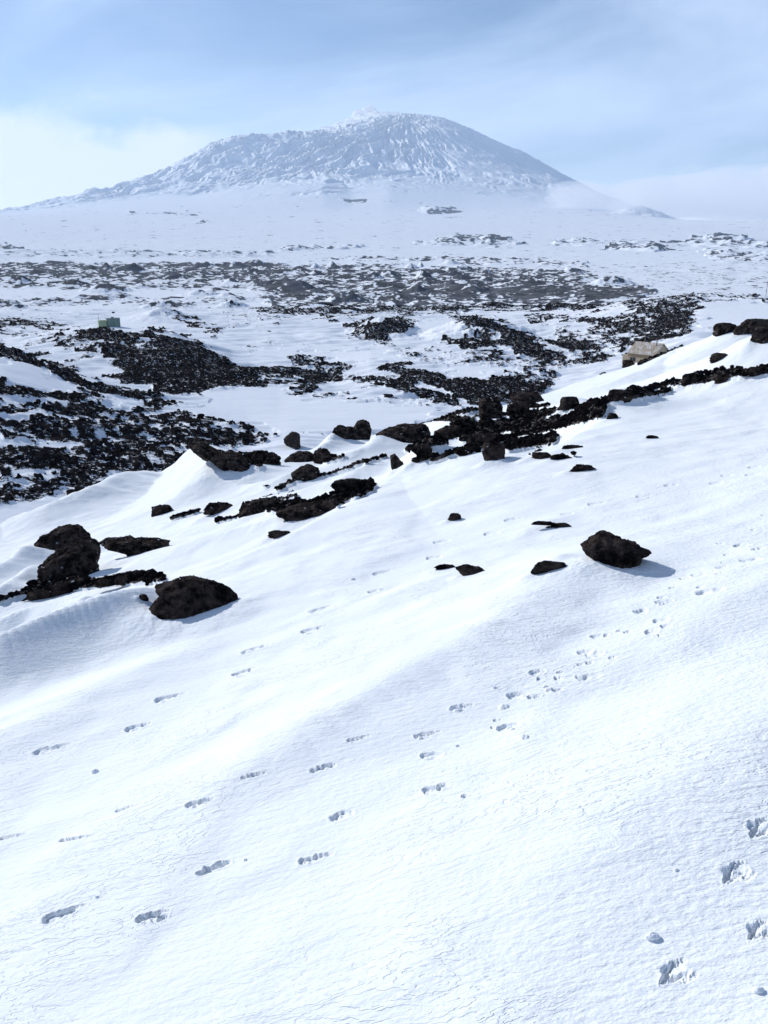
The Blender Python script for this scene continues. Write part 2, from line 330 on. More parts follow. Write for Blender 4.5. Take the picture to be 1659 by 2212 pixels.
for q in range(95):                                                 # the small hummocks of the lava field
    r0 = 520 * (4.6 ** rh.random()); px_ = rh.uniform(-60, 1480 - r0 * .12); wpx_ = rh.uniform(16, 52) * (900 / r0) ** .3
    hump(px_, 600, r0, wpx_, wpx_ / FPX * r0 * rh.uniform(.9, 1.6), rh.uniform(.9, 1.3), .3, rh.uniform(.8, 1.5), height=r0 * rh.uniform(.003, .0085), side_shade=rh.choice([.35, .5, .6]))
for px_, py_, r0, w_, h_ in [(620, 618, 760, 55, 5.0), (480, 635, 620, 45, 2.6), (170, 630, 640, 50, 2.6), (860, 640, 600, 50, 3.2), (1290, 648, 540, 55, 3.2), (1060, 655, 520, 40, 2.6), (960, 668, 470, 40, 2.4), (1180, 668, 460, 36, 2.2), (720, 665, 470, 50, 2.6)]:
    hump(px_, py_, r0, w_, w_ / FPX * r0 * 1.2, 1.0, .3, 1.4, height=h_, side_shade=.65)

# ---------------------------------------------------------------- where dark scoria shows (surveyed patches, then broken by noise), plus painted side shade
def pix_of(z, r, a):
    X_, Y_ = np.sin(a) * r, np.cos(a) * r
    f = Y_ * cp - z * sp; up = Y_ * sp + z * cp
    return CXP + FPX * X_ / f, CYP - FPX * up / f
def patches(px, py, lst):
    D = np.zeros_like(px)
    for x0, y0, x1, y1, w_, v_ in lst:
        ex, ey = x1 - x0, y1 - y0; l2 = ex * ex + ey * ey + 1e-6
        t = np.clip(((px - x0) * ex + (py - y0) * ey) / l2, 0, 1)
        d = np.hypot(px - x0 - ex * t, py - y0 - ey * t) / w_
        f = v_ * (1 - sstep(d, .6, 1.35))
        D = np.where(abs(f) > abs(D) - (np.sign(f) < 0) * 2 * abs(f), np.where(f < 0, D + f, np.maximum(D, f)), D) if v_ < 0 else np.maximum(D, f)
    return D
MID = [ (0, 758, 60, 778, 13, 1), (60, 778, 130, 806, 14, 1), (130, 806, 260, 858, 14, 1.05), (260, 858, 400, 900, 16, .9), (400, 900, 540, 938, 14, .8), (540, 938, 700, 935, 8, .6),
 (0, 833, 60, 850, 18, 1.05), (60, 855, 220, 872, 12, 1.05), (120, 888, 380, 905, 16, .9), (0, 880, 90, 885, 14, .85), (150, 880, 330, 888, 9, 1.05),
 (0, 930, 480, 945, 30, .80), (0, 990, 420, 985, 30, .88), (0, 1060, 220, 1040, 40, .80), (380, 925, 560, 950, 14, .8), (250, 940, 500, 950, 22, .9),
 (180, 722, 330, 730, 16, .95), (330, 728, 470, 780, 20, 1.0), (130, 735, 300, 760, 22, .72), (60, 745, 120, 730, 12, .62), (250, 760, 480, 790, 26, 1.0), (270, 810, 520, 812, 26, 1.1), (520, 800, 740, 815, 12, .95), (330, 845, 480, 838, 14, 1.0), (480, 825, 680, 832, 10, .9),
 (90, 790, 200, 770, 18, .55), (0, 697, 130, 706, 9, .85), (0, 720, 60, 722, 7, .7), (640, 780, 750, 800, 13, .8),
 (700, 852, 930, 875, 7, .62), (760, 815, 900, 835, 16, .72), (850, 830, 980, 872, 14, .9),
 (850, 796, 980, 826, 13, 1.1), (980, 835, 1160, 838, 18, 1.15), (1000, 855, 1130, 865, 12, 1.1), (1100, 820, 1200, 808, 12, .7),
 (770, 712, 880, 700, 20, .88), (755, 725, 850, 740, 10, .7), (950, 745, 1050, 720, 12, .6), (1000, 690, 1080, 705, 11, .85), (1080, 708, 1150, 740, 13, .95), (1050, 735, 1160, 750, 10, .9), (960, 738, 1060, 745, 9, .95), (880, 765, 1000, 780, 16, .6), (1000, 775, 1200, 790, 20, .6), (1130, 755, 1200, 775, 13, .95), (1200, 735, 1290, 765, 18, .85), (1190, 712, 1290, 740, 12, .7), (1290, 710, 1330, 750, 14, .75),
 (1290, 700, 1480, 708, 20, .88), (1330, 740, 1480, 720, 14, .9), (1380, 672, 1510, 665, 20, .85), (1430, 700, 1495, 672, 16, 1.1), (1340, 652, 1500, 640, 7, .8), (1500, 640, 1659, 645, 3.5, .75), (1260, 665, 1400, 650, 7, .6), (1310, 690, 1400, 690, 10, .8), (1510, 690, 1560, 665, 3, .6),
 (350, 670, 400, 690, 6, .9), (400, 690, 468, 716, 7, .9), (540, 735, 590, 738, 6, .5), (640, 755, 690, 757, 4, .5),
 (960, 862, 1020, 850, 10, .9), (560, 672, 900, 668, 9, .85), (900, 664, 1290, 662, 9, .85), (640, 660, 720, 690, 8, .85), (940, 672, 1010, 690, 7, .7), (1160, 690, 1290, 684, 7, .8), (1230, 650, 1300, 655, 7, .9), (500, 680, 600, 690, 4, .6), (0, 660, 560, 664, 8, .5), (0, 683, 400, 680, 3, .5), (520, 738, 700, 746, 3, .5), (470, 700, 560, 708, 3, .6), (1180, 790, 1300, 770, 12, .7),
 # clear snow
 (470, 870, 640, 880, 30, -1.2), (600, 895, 900, 900, 24, -1.2), (20, 822, 180, 842, 8, -.9), (100, 868, 300, 872, 4, -.5), (280, 885, 440, 888, 5, -.6), (0, 800, 90, 808, 14, -.9), (60, 722, 170, 712, 5, -.8), (260, 700, 340, 690, 20, -1), (900, 715, 980, 700, 14, -.8), (1540, 672, 1659, 690, 28, -1.2), (1300, 680, 1230, 680, 8, -.8), (980, 800, 1180, 806, 8, -.6), (560, 760, 860, 770, 10, -.8)]
FAR = [(0, 590, 600, 590, 20, .66), (0, 612, 600, 612, 12, .5), (500, 590, 860, 585, 14, .5), (560, 615, 1250, 610, 26, .62), (900, 592, 1180, 596, 14, .62), (850, 628, 1400, 634, 13, .86), (600, 655, 1290, 655, 22, .62), (620, 628, 650, 640, 14, .9), (650, 665, 720, 672, 12, .85), (0, 655, 500, 650, 9, .3), (0, 676, 600, 690, 8, .3), (1200, 600, 1659, 600, 30, .16), (250, 575, 620, 576, 5, .75), (0, 577, 250, 577, 4, .7),
 (960, 520, 1070, 513, 6, .7), (930, 527, 1100, 530, 6, .4), (1200, 524, 1659, 530, 7, .33), (1540, 552, 1659, 560, 10, .42), (400, 548, 580, 550, 6, .35), (0, 547, 380, 550, 8, .25), (620, 540, 760, 536, 4, .4), (700, 560, 1150, 562, 3, .45), (1000, 566, 1260, 572, 5, .4), (1300, 536, 1420, 538, 4, .5), (1510, 515, 1600, 518, 4, .6),
 (735, 432, 785, 434, 7, .9), (905, 455, 970, 456, 7, .7), (280, 460, 410, 460, 4, .4), (415, 480, 440, 479, 3, .6), (0, 533, 30, 533, 3, .7)]
NEARP = [(1030, 935, 1160, 925, 30, 1.15), (1150, 925, 1290, 890, 20, 1.15), (1290, 880, 1340, 865, 9, 1.0), (1100, 965, 1190, 950, 14, 1.15), (870, 920, 1040, 882, 5, 1.1), (930, 905, 1010, 908, 7, 1.0), (880, 975, 960, 960, 6, .9), (1000, 950, 1060, 945, 9, 1.1), (700, 1000, 740, 990, 4, .9), (1050, 905, 1180, 895, 9, 1.0), (1180, 895, 1260, 888, 6, .9),
 (1362, 856, 1440, 842, 12, 1.1), (1440, 838, 1540, 822, 9, 1.1), (1540, 820, 1659, 806, 9, 1.15), (1500, 812, 1600, 802, 5, .9), (1659, 806, 1800, 790, 9, 1.1),
 (1296, 806, 1340, 785, 5, 1.1), (1380, 786, 1482, 740, 4.5, 1.15), (1482, 740, 1560, 712, 4.5, 1.1), (1600, 700, 1659, 700, 5, 1),
 (530, 1102, 700, 1098, 11, 1.1), (700, 1098, 800, 1058, 9, 1.1), (560, 1090, 640, 1075, 4, 1), (600, 1060, 700, 1030, 4.5, 1.1), (760, 1008, 830, 988, 4, 1.1), (630, 1050, 760, 1012, 3, .7), (640, 1112, 730, 1092, 8, 1),
 (350, 1255, 200, 1268, 7, 1.1), (200, 1268, 80, 1286, 7, 1.1), (80, 1286, 0, 1306, 5, 1), (200, 1040, 90, 1088, 4.5, .95), (0, 1115, 80, 1082, 3, .6), (410, 958, 250, 1012, 2.5, .8),
 (500, 985, 560, 1015, 9, 1), (950, 945, 1030, 940, 12, .8), (860, 950, 960, 955, 8, .6), (690, 975, 720, 990, 6, 1), (930, 1000, 1060, 968, 3.5, 1), (1141, 983, 1240, 986, 2, .6), (470, 1130, 520, 1120, 2, .9), (370, 1125, 430, 1108, 2, .9),
 (520, 978, 640, 968, 5, .9), (1100, 880, 1180, 878, 5, .8), (540, 1060, 640, 1040, 2, .5), (1030, 915, 1095, 905, 5, -1.2), (1120, 950, 1185, 940, 3.5, -1.2), (1060, 947, 1100, 938, 3.5, -1.2), (1410, 850, 1470, 836, 3, -1.2), (1560, 822, 1600, 812, 3, -1.2), (1180, 907, 1240, 893, 3.5, -1), (640, 1108, 690, 1100, 3, -1.2), (560, 1104, 600, 1097, 2.5, -1), (230, 1268, 270, 1262, 3, -.9)]
print('grid', NR, NA)
rock = np.zeros_like(r2, dtype=np.float32)
i60 = int(np.searchsorted(RR, 62)); i550 = int(np.searchsorted(RR, 520)); i13k = int(np.searchsorted(RR, 13000))
pxA, pyA = pix_of(zg, r2, a2)
wind = R(8)
def wuv(sl_): 
    X_, Y_ = x2[sl_], y2[sl_]
    return X_ * math.cos(wind) + Y_ * math.sin(wind), -X_ * math.sin(wind) + Y_ * math.cos(wind)
# near
D = patches(pxA[:iE], pyA[:iE], NEARP)
D = np.where(rn > re_[None, :] * 1.12, 0, D); D = np.where(rn < 6, 0, D)
c1, h1 = cells(xn * 11, yn * 11, 5)
n = .30 * fbm(xn * 2.2, yn * 2.2, 4, 31)
rock[:iE] = sstep(D + n, .50, .75) * (.70 + .25 * sstep(fbm(xn * .8, yn * .8, 2, 5), -.1, .2))
zg[:iE] += rock[:iE] * (1 - .55 * sstep(rn, 16, 26)) * (.05 + .025 * (1 - c1) * (.4 + h1) + .05 * np.abs(fbm(xn * 3, yn * 3, 3, 6)))
beyond = (rn > re_[None, :] * 1.08)
rock[:iE] = np.where(beyond, np.maximum(rock[:iE], sstep(fbm(xn * .4, yn * .4, 4, 77), -.1, .1)), rock[:iE])
# valley
sl_ = slice(i60, i550); u, v = wuv(sl_)
rm = r2[sl_]
wq = fbm(u / 16, v / 16, 4, 40); wr = fbm(u / 13 + 9, v / 13, 4, 48)
D = patches(pxA[sl_] + 60 * wq, pyA[sl_] + 22 * wr, MID)
D = np.where(D > .9, .62 + (D - .9) * 2.0, D * .71); D = np.where(D > -.05, np.minimum(D + SIDE_SHADE[sl_] * .7, 1), D)
n = .30 * fbm(u / 9, v / 6, 3, 41) + .40 * fbm(u / 2.4, v / 2.6, 4, 42)
ck, ch = cells(u / 1.3, v / 1.1, 43)
dens = D
rk = np.clip(.5 + 1.5 * (D + 1.15 * n - .08 * (1 - D) - .51), 0, .63)
open_ = sstep(D, -.12, -.02)
xh = 1.2 * (ridged(u / 34, v / 16, 3, 71) - .62) + .9 * fbm(u / 15, v / 6, 3, 47)
stone = sstep(.42 - ck + (ch - .5) * .35, 0, .12) * (ch > .45)
edgez = sstep(D + .5 * n, .30, .55)
wgt = sstep(rm, re_[None, :] * 1.3, re_[None, :] * 1.6)
zg[sl_] += wgt * (rk * (.34 * fbm(u / 2.0, v / 2.0, 3, 44) + .16) + edgez * stone * (.1 + .35 * ch) + xh * (.12 + .88 * open_) * sstep(rm, 100, 140) + edgez * .6 * fbm(u / 7, v / 5, 3, 45))
rock[sl_] = np.where(wgt > .5, np.maximum(rk, edgez * stone * .85), rock[sl_])
rmid = D; rk_mid = rk
# lava field and ice slope
sl_ = slice(i550, i13k); u, v = wuv(sl_); rm = r2[sl_]
cu, cv = a2[sl_] * 30, np.log(rm) * 30
D = 1.12 * patches(pxA[sl_] + 70 * fbm(cu / 2, cv / 3, 3, 49), pyA[sl_] + 7 * fbm(cu / 2 + 5, cv / 3, 3, 50), FAR)
D = np.clip(D * 1.05 + SIDE_SHADE[sl_], 0, 1.2)
sc = np.clip(rm / 700, .7, 6)
hb = ridged(cu / 2.2, cv / 1.5, 3, 51); hb2 = fbm(cu * 1.6, cv * 1.6, 3, 52)
ed = sstep(D, .05, .5)
hf = 3.2 * np.clip(hb - .5, 0, 1) + 1.1 * hb2 + .8 * fbm(cu * .9, cv * .55, 3, 56)
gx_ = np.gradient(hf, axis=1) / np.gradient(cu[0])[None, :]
lv = (rm < 3000)
zg[sl_] += (.15 + .85 * ed) * sc * hf * 1.25 * np.where(lv, 1.0, 1.6) + .35 * sc * fbm(cu / 2, cv / 2, 3, 53)
n = .55 * fbm(cu * 1.1, cv * 1.1, 4, 54) + .2 * np.clip(-gx_, -1.2, 1.5) + .5 * fbm(cu * 5, cv * 4, 3, 55)  # shade of right-facing slopes is also put into the rock mask
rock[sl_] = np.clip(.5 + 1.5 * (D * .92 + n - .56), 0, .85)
# mountain
i9 = int(np.searchsorted(RR, 12400))
sl_ = slice(i9, NR); X_, Y_, rm = x2[sl_], y2[sl_], r2[sl_]; pa, pb = pxA[sl_], pyA[sl_]
az0, s0 = azs(880, 250); sx, sy = 20800 * math.sin(az0), 20800 * math.cos(az0)
dX, dY = X_ - sx, Y_ - sy; rho = np.hypot(dX, dY); th = np.arctan2(dX, -dY)   # th<0 towards the left of the picture
top = base[sl_] + 0
msk = sstep(rm + 3200 * fbm(X_ / 2600, Y_ / 2200, 3, 59), 13200, 18200) * sstep(rm, 12500, 13400)
prox = sstep(top, 350, 1300)
wx = X_ + 160 * fbm(X_ / 900, Y_ / 900, 2, 60); wy = Y_ + 260 * fbm(X_ / 1100, Y_ / 1100, 2, 61)
th2 = th + .20 * fbm(X_ / 1700, Y_ / 1700, 4, 62)
g1 = ridged(th2 * 15, rho / 2600, 3, 63); g2 = ridged(th2 * 38, rho / 1300 , 3, 64)
g3 = ridged(wx / 520, wy / 650, 4, 65); g4 = ridged(wx / 210, wy / 260, 3, 66)
plate = sstep(top, 2350, 3000)                                       # snow apron of the summit cone stays smooth
rough = prox * (1 - .62 * sstep(pa, 820, 1000)) * (1 - .55 * sstep(top, 3000, 3150) * sstep(pa, 900, 700)) * (1 - .5 * sstep(pa, 1010, 1080) * sstep(pb, 345, 300))
dz = (130 * (g1 - .6) + 100 * (g2 - .6) + 55 * (g3 - .6) + 16 * (g4 - .6))
low_rocks = sstep(top, 300, 900)
zg[sl_] += msk * (rough * dz * 1.15 + low_rocks * (1 - prox) * 60 * (g3 - .6))
nn = .55 * (g1 - .62) + .7 * (g2 - .62) + .35 * (g3 - .62) + .45 * fbm(wx / 330, wy / 420, 4, 67) + .3 * fbm(wx / 90, wy / 120, 3, 68)
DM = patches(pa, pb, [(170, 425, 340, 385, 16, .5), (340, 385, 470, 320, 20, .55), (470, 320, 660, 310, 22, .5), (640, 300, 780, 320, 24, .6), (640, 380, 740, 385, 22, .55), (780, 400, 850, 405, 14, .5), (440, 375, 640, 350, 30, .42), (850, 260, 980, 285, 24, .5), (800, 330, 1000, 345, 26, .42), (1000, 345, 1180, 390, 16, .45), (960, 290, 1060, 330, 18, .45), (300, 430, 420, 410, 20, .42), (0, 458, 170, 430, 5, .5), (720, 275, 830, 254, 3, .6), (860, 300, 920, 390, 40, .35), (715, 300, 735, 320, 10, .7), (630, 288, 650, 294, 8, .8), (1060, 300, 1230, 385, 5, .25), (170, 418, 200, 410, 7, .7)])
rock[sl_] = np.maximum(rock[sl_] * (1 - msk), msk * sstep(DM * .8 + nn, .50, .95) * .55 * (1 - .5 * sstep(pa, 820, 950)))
rock = np.clip(rock, 0, 1)

# ---------------------------------------------------------------- helpers on the surveyed ground
LR = np.log(RR)
def ground_z(x, y):
    r = math.hypot(x, y); a = math.atan2(x, y)
    j = min(max(np.searchsorted(AZ, a) - 1, 0), NA - 2); i = min(max(np.searchsorted(RR, r) - 1, 0), NR - 2)
    t = (a - AZ[j]) / (AZ[j + 1] - AZ[j]); s = (r - RR[i]) / (RR[i + 1] - RR[i])
    return float((zg[i, j] * (1 - t) + zg[i, j + 1] * t) * (1 - s) + (zg[i + 1, j] * (1 - t) + zg[i + 1, j + 1] * t) * s)
def hit(px, py, rmin=1.0):
    a, s = azs(px, py); j = min(max(int(np.searchsorted(AZ, a)) - 1, 0), NA - 2); t = (a - AZ[j]) / (AZ[j + 1] - AZ[j])
    col = (zg[:, j] * (1 - t) + zg[:, j + 1] * t) / RR - s
    i = int(np.argmax((col >= 0) & (RR > rmin)))
    if i == 0: i = 1
    c0, c1_ = col[i - 1], col[i]; f = 0 if c1_ == c0 else min(max(-c0 / (c1_ - c0), 0), 1)
    r = RR[i - 1] + (RR[i] - RR[i - 1]) * f
    return r * math.sin(a), r * math.cos(a), r * s, r

# ---------------------------------------------------------------- prints pressed in the snow
rnd = random.Random(5)
def dent(px, py, dxp, dyp, wid, depth, crumb=0.0):
    """one print: centre pixel, half extent towards (dxp,dyp), half width in metres"""
    x0, y0, z0, r0 = hit(px - dxp, py - dyp); x1, y1, z1, r1 = hit(px + dxp, py + dyp)
    cx, cy = (x0 + x1) / 2, (y0 + y1) / 2; hl = math.hypot(x1 - x0, y1 - y0) / 2
    ux, uy = (x1 - x0) / 2 / hl, (y1 - y0) / 2 / hl
    nl = math.hypot(dxp, dyp); wa_, wb_ = hit(px - dyp / nl * wid, py + dxp / nl * wid), hit(px + dyp / nl * wid, py - dxp / nl * wid)
    wid = max(abs(-(wa_[0] - wb_[0]) * uy + (wa_[1] - wb_[1]) * ux) / 2, hl * .16); wid = min(wid, hl * .8)
    rc = math.hypot(cx, cy); ac = math.atan2(cx, cy); mr = hl * 1.8 + wid * 2
    i0, i1 = np.searchsorted(RR, [rc - mr, rc + mr]); j0, j1 = np.searchsorted(AZ, [ac - mr / rc, ac + mr / rc])
    if i1 <= i0 or j1 <= j0: return
    X_, Y_ = x2[i0:i1, j0:j1], y2[i0:i1, j0:j1]
    u = ((X_ - cx) * ux + (Y_ - cy) * uy) / hl; v = (-(X_ - cx) * uy + (Y_ - cy) * ux) / wid
    sd_ = int(px * 7 + py)
    wob = fbm(X_ / (wid * 1.6), Y_ / (wid * 1.6), 2, sd_)
    q = (np.abs(u) ** 2.6 + np.abs(v + .25 * wob + .25 * u) ** 2.2 * np.clip(1 + .5 * u, .45, 1.8)) + .35 * wob * (1 + crumb)
    f = 1 - sstep(q, .50, 1.10)
    dz = -depth * f * (1 - .35 * u) * (1 + crumb * 1.6 * fbm(X_ / (wid * .9), Y_ / (wid * .9), 2, sd_ + 3))
    rim = np.exp(-((q - 1.35) / .35) ** 2) * depth * (.12 + .75 * crumb * np.clip(fbm(X_ / (wid * .8), Y_ / (wid * .8), 2, sd_ + 9), 0, 1))
    zg[i0:i1, j0:j1] += dz + rim
def sc_w(py, px): return hit(px, py)[3]
PR = [ # clean oblong prints of the upper trail and the left trail
 (130, 1976, 34, -16, 14), (322, 1980, 26, -10, 12), (455, 1877, 26, -12, 10), (666, 1858, 20, -6, 9), (104, 1619, 30, -9, 9), (293, 1572, 20, -8, 8), (361, 1508, 24, -8, 8), (525, 1452, 18, -8, 9), (547, 1403, 22, -9, 7),
 (674, 1360, 18, -7, 8), (694, 1316, 20, -8, 7), (815, 1276, 15, -5, 8), (826, 1237, 17, -5, 6), (939, 1204, 15, -4, 6), (955, 1170, 16, -4, 5), (1064, 1152, 17, -3, 5), (1110, 1122, 18, -3, 5), (1226, 1110, 12, -2, 3.5), (1290, 1087, 18, -4, 5), (1392, 1071, 17, -3, 4.5), (1450, 1048, 14, -2, 4), (1548, 1043, 13, -2, 4), (1572, 1027, 11, -2, 3.5), (1628, 1025, 14, -3, 4), (1630, 1009, 12, -2, 3.5),
 (690, 1660, 18, -7, 7), (425, 1735, 22, -7, 8), (542, 1676, 20, -5, 5), (770, 1596, 18, -5, 5), (265, 1748, 16, -6, 4), (155, 1812, 26, -5, 5), (22, 1808, 22, -5, 5), (255, 1693, 0.1, 0, 3),
 (918, 1587, 20, -6, 7), (992, 1528, 18, -5, 8)]
for px, py, dx, dy, wp in PR:
    if dx < 1: continue
    dent(px, py, dx * 1.12, dy * 1.12, wp * .62, .006 + .0010 * wp, .3)
    if py > 1350: dent(px + dx * 1.2, py + dy * 1.2 + wp * .35, dx * .6, dy * .6, wp * .2, .007, .5); dent(px - dx * .2, py + wp * .75, dx * .5, dy * .5, wp * .2, -.006, .6)
CR = [(740, 1761, 26, -10, 10), (935, 1632, 22, -7, 11), (935, 1706, 20, -8, 11), (958, 1700, 14, -6, 6), (1100, 1570, 24, -8, 9), (1118, 1502, 22, -6, 9), (1155, 1504, 16, -4, 5), (1162, 1452, 14, -6, 9), (1265, 1408, 16, -5, 9), (1285, 1413, 18, -6, 10), (1298, 1374, 16, -6, 9), (1275, 1461, 26, -8, 9),
 (1385, 1320, 14, -4, 7), (1435, 1300, 18, -4, 9), (1430, 1340, 18, -5, 7), (1408, 1365, 16, -3, 7), (1440, 1353, 12, -3, 5), (1535, 1277, 30, -7, 6), (1520, 1240, 26, -5, 9), (1480, 1250, 12, -2, 5), (1605, 1178, 16, -4, 10), (1625, 1210, 20, -4, 7), (1560, 1225, 12, -3, 6), (1655, 1112, 8, -2, 5), (1640, 1185, 10, -3, 5),
 (480, 1870, 20, -9, 6), (345, 1985, 20, -7, 6), (700, 1850, 22, -7, 5), (445, 1732, 16, -5, 4), (712, 1655, 16, -3, 5)]
for px, py, dx, dy, wp in CR:
    r = hit(px, py)[3]; dent(px, py, dx, dy, wp * .8, .012, .5)
TR = [(930, 1700), (1105, 1535), (1275, 1410), (1420, 1330), (1530, 1250), (1659, 1130)]
for q in range(30):                                                 # crumbs and scuffs between the prints
    f_ = rnd.random() * (len(TR) - 1.001); i_ = int(f_); f_ -= i_; far_ = .45 + .55 * (1 - (i_ + f_) / 5)
    px = TR[i_][0] * (1 - f_) + TR[i_ + 1][0] * f_ + rnd.gauss(0, 34) * far_; py = TR[i_][1] * (1 - f_) + TR[i_ + 1][1] * f_ + rnd.gauss(0, 26) * far_
    if px < 1650: dent(px, py, rnd.uniform(4, 15) * far_, -rnd.uniform(1, 5) * far_, rnd.uniform(2.5, 6) * far_, rnd.choice([.008, .010, -.008]), .6)
# claw prints at the right: several toes fanning out
for px, py, s in [(1590, 1882, 1.0), (1645, 1788, .9), (1642, 2008, .9), (1460, 2098, 1.15)]:
    for k_, (ox, oy, lx, ly, wp, dp_) in enumerate([(0, 0, 22, -10, 24, .008), (-17, 6, 8, -20, 7, .010), (4, -16, 16, -5, 6, .007), (2, 12, 14, -10, 6, .006), (26, 12, 16, -9, 6, .005)]):
        dent(px + ox * s, py + oy * s, lx * s, ly * s, wp * s * .9, dp_, .7)

# ---------------------------------------------------------------- materials
def mat(name):
    m = bpy.data.materials.new(name); m.use_nodes = True; m.node_tree.nodes.clear()
    t = m.node_tree; o = N(t, 'ShaderNodeOutputMaterial'); b = N(t, 'ShaderNodeBsdfPrincipled'); t.links.new(b.outputs[0], o.inputs[0])
    return m, t, b
def tnoise(t, vec, scale, det=4, rough=.55, dist=0.0):
    n = N(t, 'ShaderNodeTexNoise'); t.links.new(vec, n.inputs['Vector']); n.inputs['Scale'].default_value = scale
    n.inputs['Detail'].default_value = det; n.inputs['Roughness'].default_value = rough; n.inputs['Distortion'].default_value = dist
    return n.outputs[0]
def tmap(t, vec, scale=(1, 1, 1), rot=(0, 0, 0)):
    n = N(t, 'ShaderNodeMapping'); t.links.new(vec, n.inputs[0]); n.inputs['Scale'].default_value = scale; n.inputs['Rotation'].default_value = rot
    return n.outputs[0]
SNOW = (.82, .85, .89, 1); LAVA = (.020, .018, .019, 1)
def ground_mat(name, kind):
    m, t, b = mat(name)
    g = N(t, 'ShaderNodeNewGeometry'); pos = g.outputs['Position']
    at = N(t, 'ShaderNodeAttribute', attribute_name='rock'); rk = at.outputs['Fac']
    b.inputs['Roughness'].default_value = .65; b.inputs['Specular IOR Level'].default_value = .0
    if kind == 'near':
        wv = tmap(t, pos, (1, 2.6, 1), (0, 0, -R(12)))
        grain = tnoise(t, pos, 34, 3, .6)
        # wind crust laid in thin overlapping sheets: a stepped field
        f0 = tnoise(t, wv, 2.6, 5, .62, .35)
        st = math_(t, 'MULTIPLY', f0, 13.0); fl = math_(t, 'FLOOR', st); fr = math_(t, 'SUBTRACT', st, fl)
        stepf = math_(t, 'ADD', fl, ss(t, fr, .0, .16))
        wv2 = tmap(t, pos, (1.2, 3.4, 1), (0, 0, -R(12)))
        f1 = tnoise(t, wv2, 9.0, 3, .6, .2)
        sp_ = N(t, 'ShaderNodeSeparateXYZ'); t.links.new(pos, sp_.inputs[0])
        pit = ss(t, math_(t, 'SUBTRACT', sp_.outputs[0], math_(t, 'MULTIPLY', sp_.outputs[1], .35)), -.9, .4)
        lump = tnoise(t, tmap(t, pos, (1.2, 1.9, 1), (0, 0, -R(12))), 26, 3, .6)
        gate = ss(t, tnoise(t, pos, 1.1, 2), .40, .62)
        hsum = math_(t, 'ADD', math_(t, 'MULTIPLY', math_(t, 'MULTIPLY', stepf, .0030), math_(t, 'ADD', math_(t, 'MULTIPLY', gate, .95), .05)),
                     math_(t, 'ADD', math_(t, 'MULTIPLY', f1, .0065), math_(t, 'ADD', math_(t, 'MULTIPLY', lump, math_(t, 'ADD', .0036, math_(t, 'MULTIPLY', pit, .004))), math_(t, 'MULTIPLY', grain, .002))))
        bp = N(t, 'ShaderNodeBump'); bp.inputs['Strength'].default_value = .9; bp.inputs['Distance'].default_value = 1.0
        t.links.new(hsum, bp.inputs['Height'])
        snowc = mixc(t, tnoise(t, pos, 1.7, 3), (.82, .855, .88, 1), (.86, .885, .895, 1))
        gn = tnoise(t, pos, 13, 5, .7)
        rr_ = ss(t, math_(t, 'ADD', rk, math_(t, 'MULTIPLY', math_(t, 'SUBTRACT', gn, .5), .9)), .42, .56)
        lav = mixc(t, ss(t, tnoise(t, pos, 9, 5, .7), .40, .66), (.018, .017, .018, 1), (.13, .115, .108, 1))
        spk = ss(t, tnoise(t, pos, 24, 2, .5), .66, .70)
        lav = mixc(t, math_(t, 'MULTIPLY', spk, .8), lav, (.5, .54, .6, 1))
        bp2 = N(t, 'ShaderNodeBump'); bp2.inputs['Strength'].default_value = 1; bp2.inputs['Distance'].default_value = .09
        t.links.new(tnoise(t, pos, 11, 6, .7), bp2.inputs['Height'])
        nm = N(t, 'ShaderNodeMix'); nm.data_type = 'VECTOR'; t.links.new(rr_, nm.inputs[0]); t.links.new(bp.outputs[0], nm.inputs[4]); t.links.new(bp2.outputs[0], nm.inputs[5])
        t.links.new(nm.outputs[1], b.inputs['Normal'])
        t.links.new(mixc(t, rr_, snowc, lav), b.inputs['Base Color'])
    elif kind == 'valley':
        wv = tmap(t, pos, (1, 1.6, 1), (0, 0, -R(8)))
        gn = tnoise(t, wv, 1.5, 6, .74)
        rr_ = ss(t, math_(t, 'ADD', rk, math_(t, 'MULTIPLY', math_(t, 'SUBTRACT', gn, .5), 1.5)), .44, .56)
        lav = mixc(t, ss(t, tnoise(t, pos, .5, 4, .6), .35, .7), (.008, .0078, .009, 1), (.024, .021, .021, 1))
        bp = N(t, 'ShaderNodeBump'); bp.inputs['Strength'].default_value = .8; bp.inputs['Distance'].default_value = .35
        t.links.new(tnoise(t, pos, 1.1, 5, .65), bp.inputs['Height']); 
        bs = N(t, 'ShaderNodeBump'); bs.inputs['Strength'].default_value = .6; bs.inputs['Distance'].default_value = .25
        t.links.new(tnoise(t, tmap(t, pos, (.5, 1.6, 1), (0, 0, -R(8))), .5, 4, .6), bs.inputs['Height'])
        nm = N(t, 'ShaderNodeMix'); nm.data_type = 'VECTOR'; t.links.new(rr_, nm.inputs[0]); t.links.new(bs.outputs[0], nm.inputs[4]); t.links.new(bp.outputs[0], nm.inputs[5])
        t.links.new(nm.outputs[1], b.inputs['Normal'])
        t.links.new(mixc(t, rr_, SNOW, lav), b.inputs['Base Color'])
    elif kind == 'field':
        gn = tnoise(t, tmap(t, pos, (1, 1, 1)), .11, 5, .7)
        rr_ = ss(t, math_(t, 'ADD', rk, math_(t, 'MULTIPLY', math_(t, 'SUBTRACT', gn, .5), 1.1)), .38, .64)
        rr_ = math_(t, 'MULTIPLY', rr_, .9)
        lv = mixc(t, ss(t, tnoise(t, pos, .035, 5, .7), .42, .62), (.012, .012, .015, 1), (.075, .078, .09, 1))
        t.links.new(mixc(t, rr_, SNOW, lv), b.inputs['Base Color'])
    else:
        gn = tnoise(t, pos, .006, 5, .65)
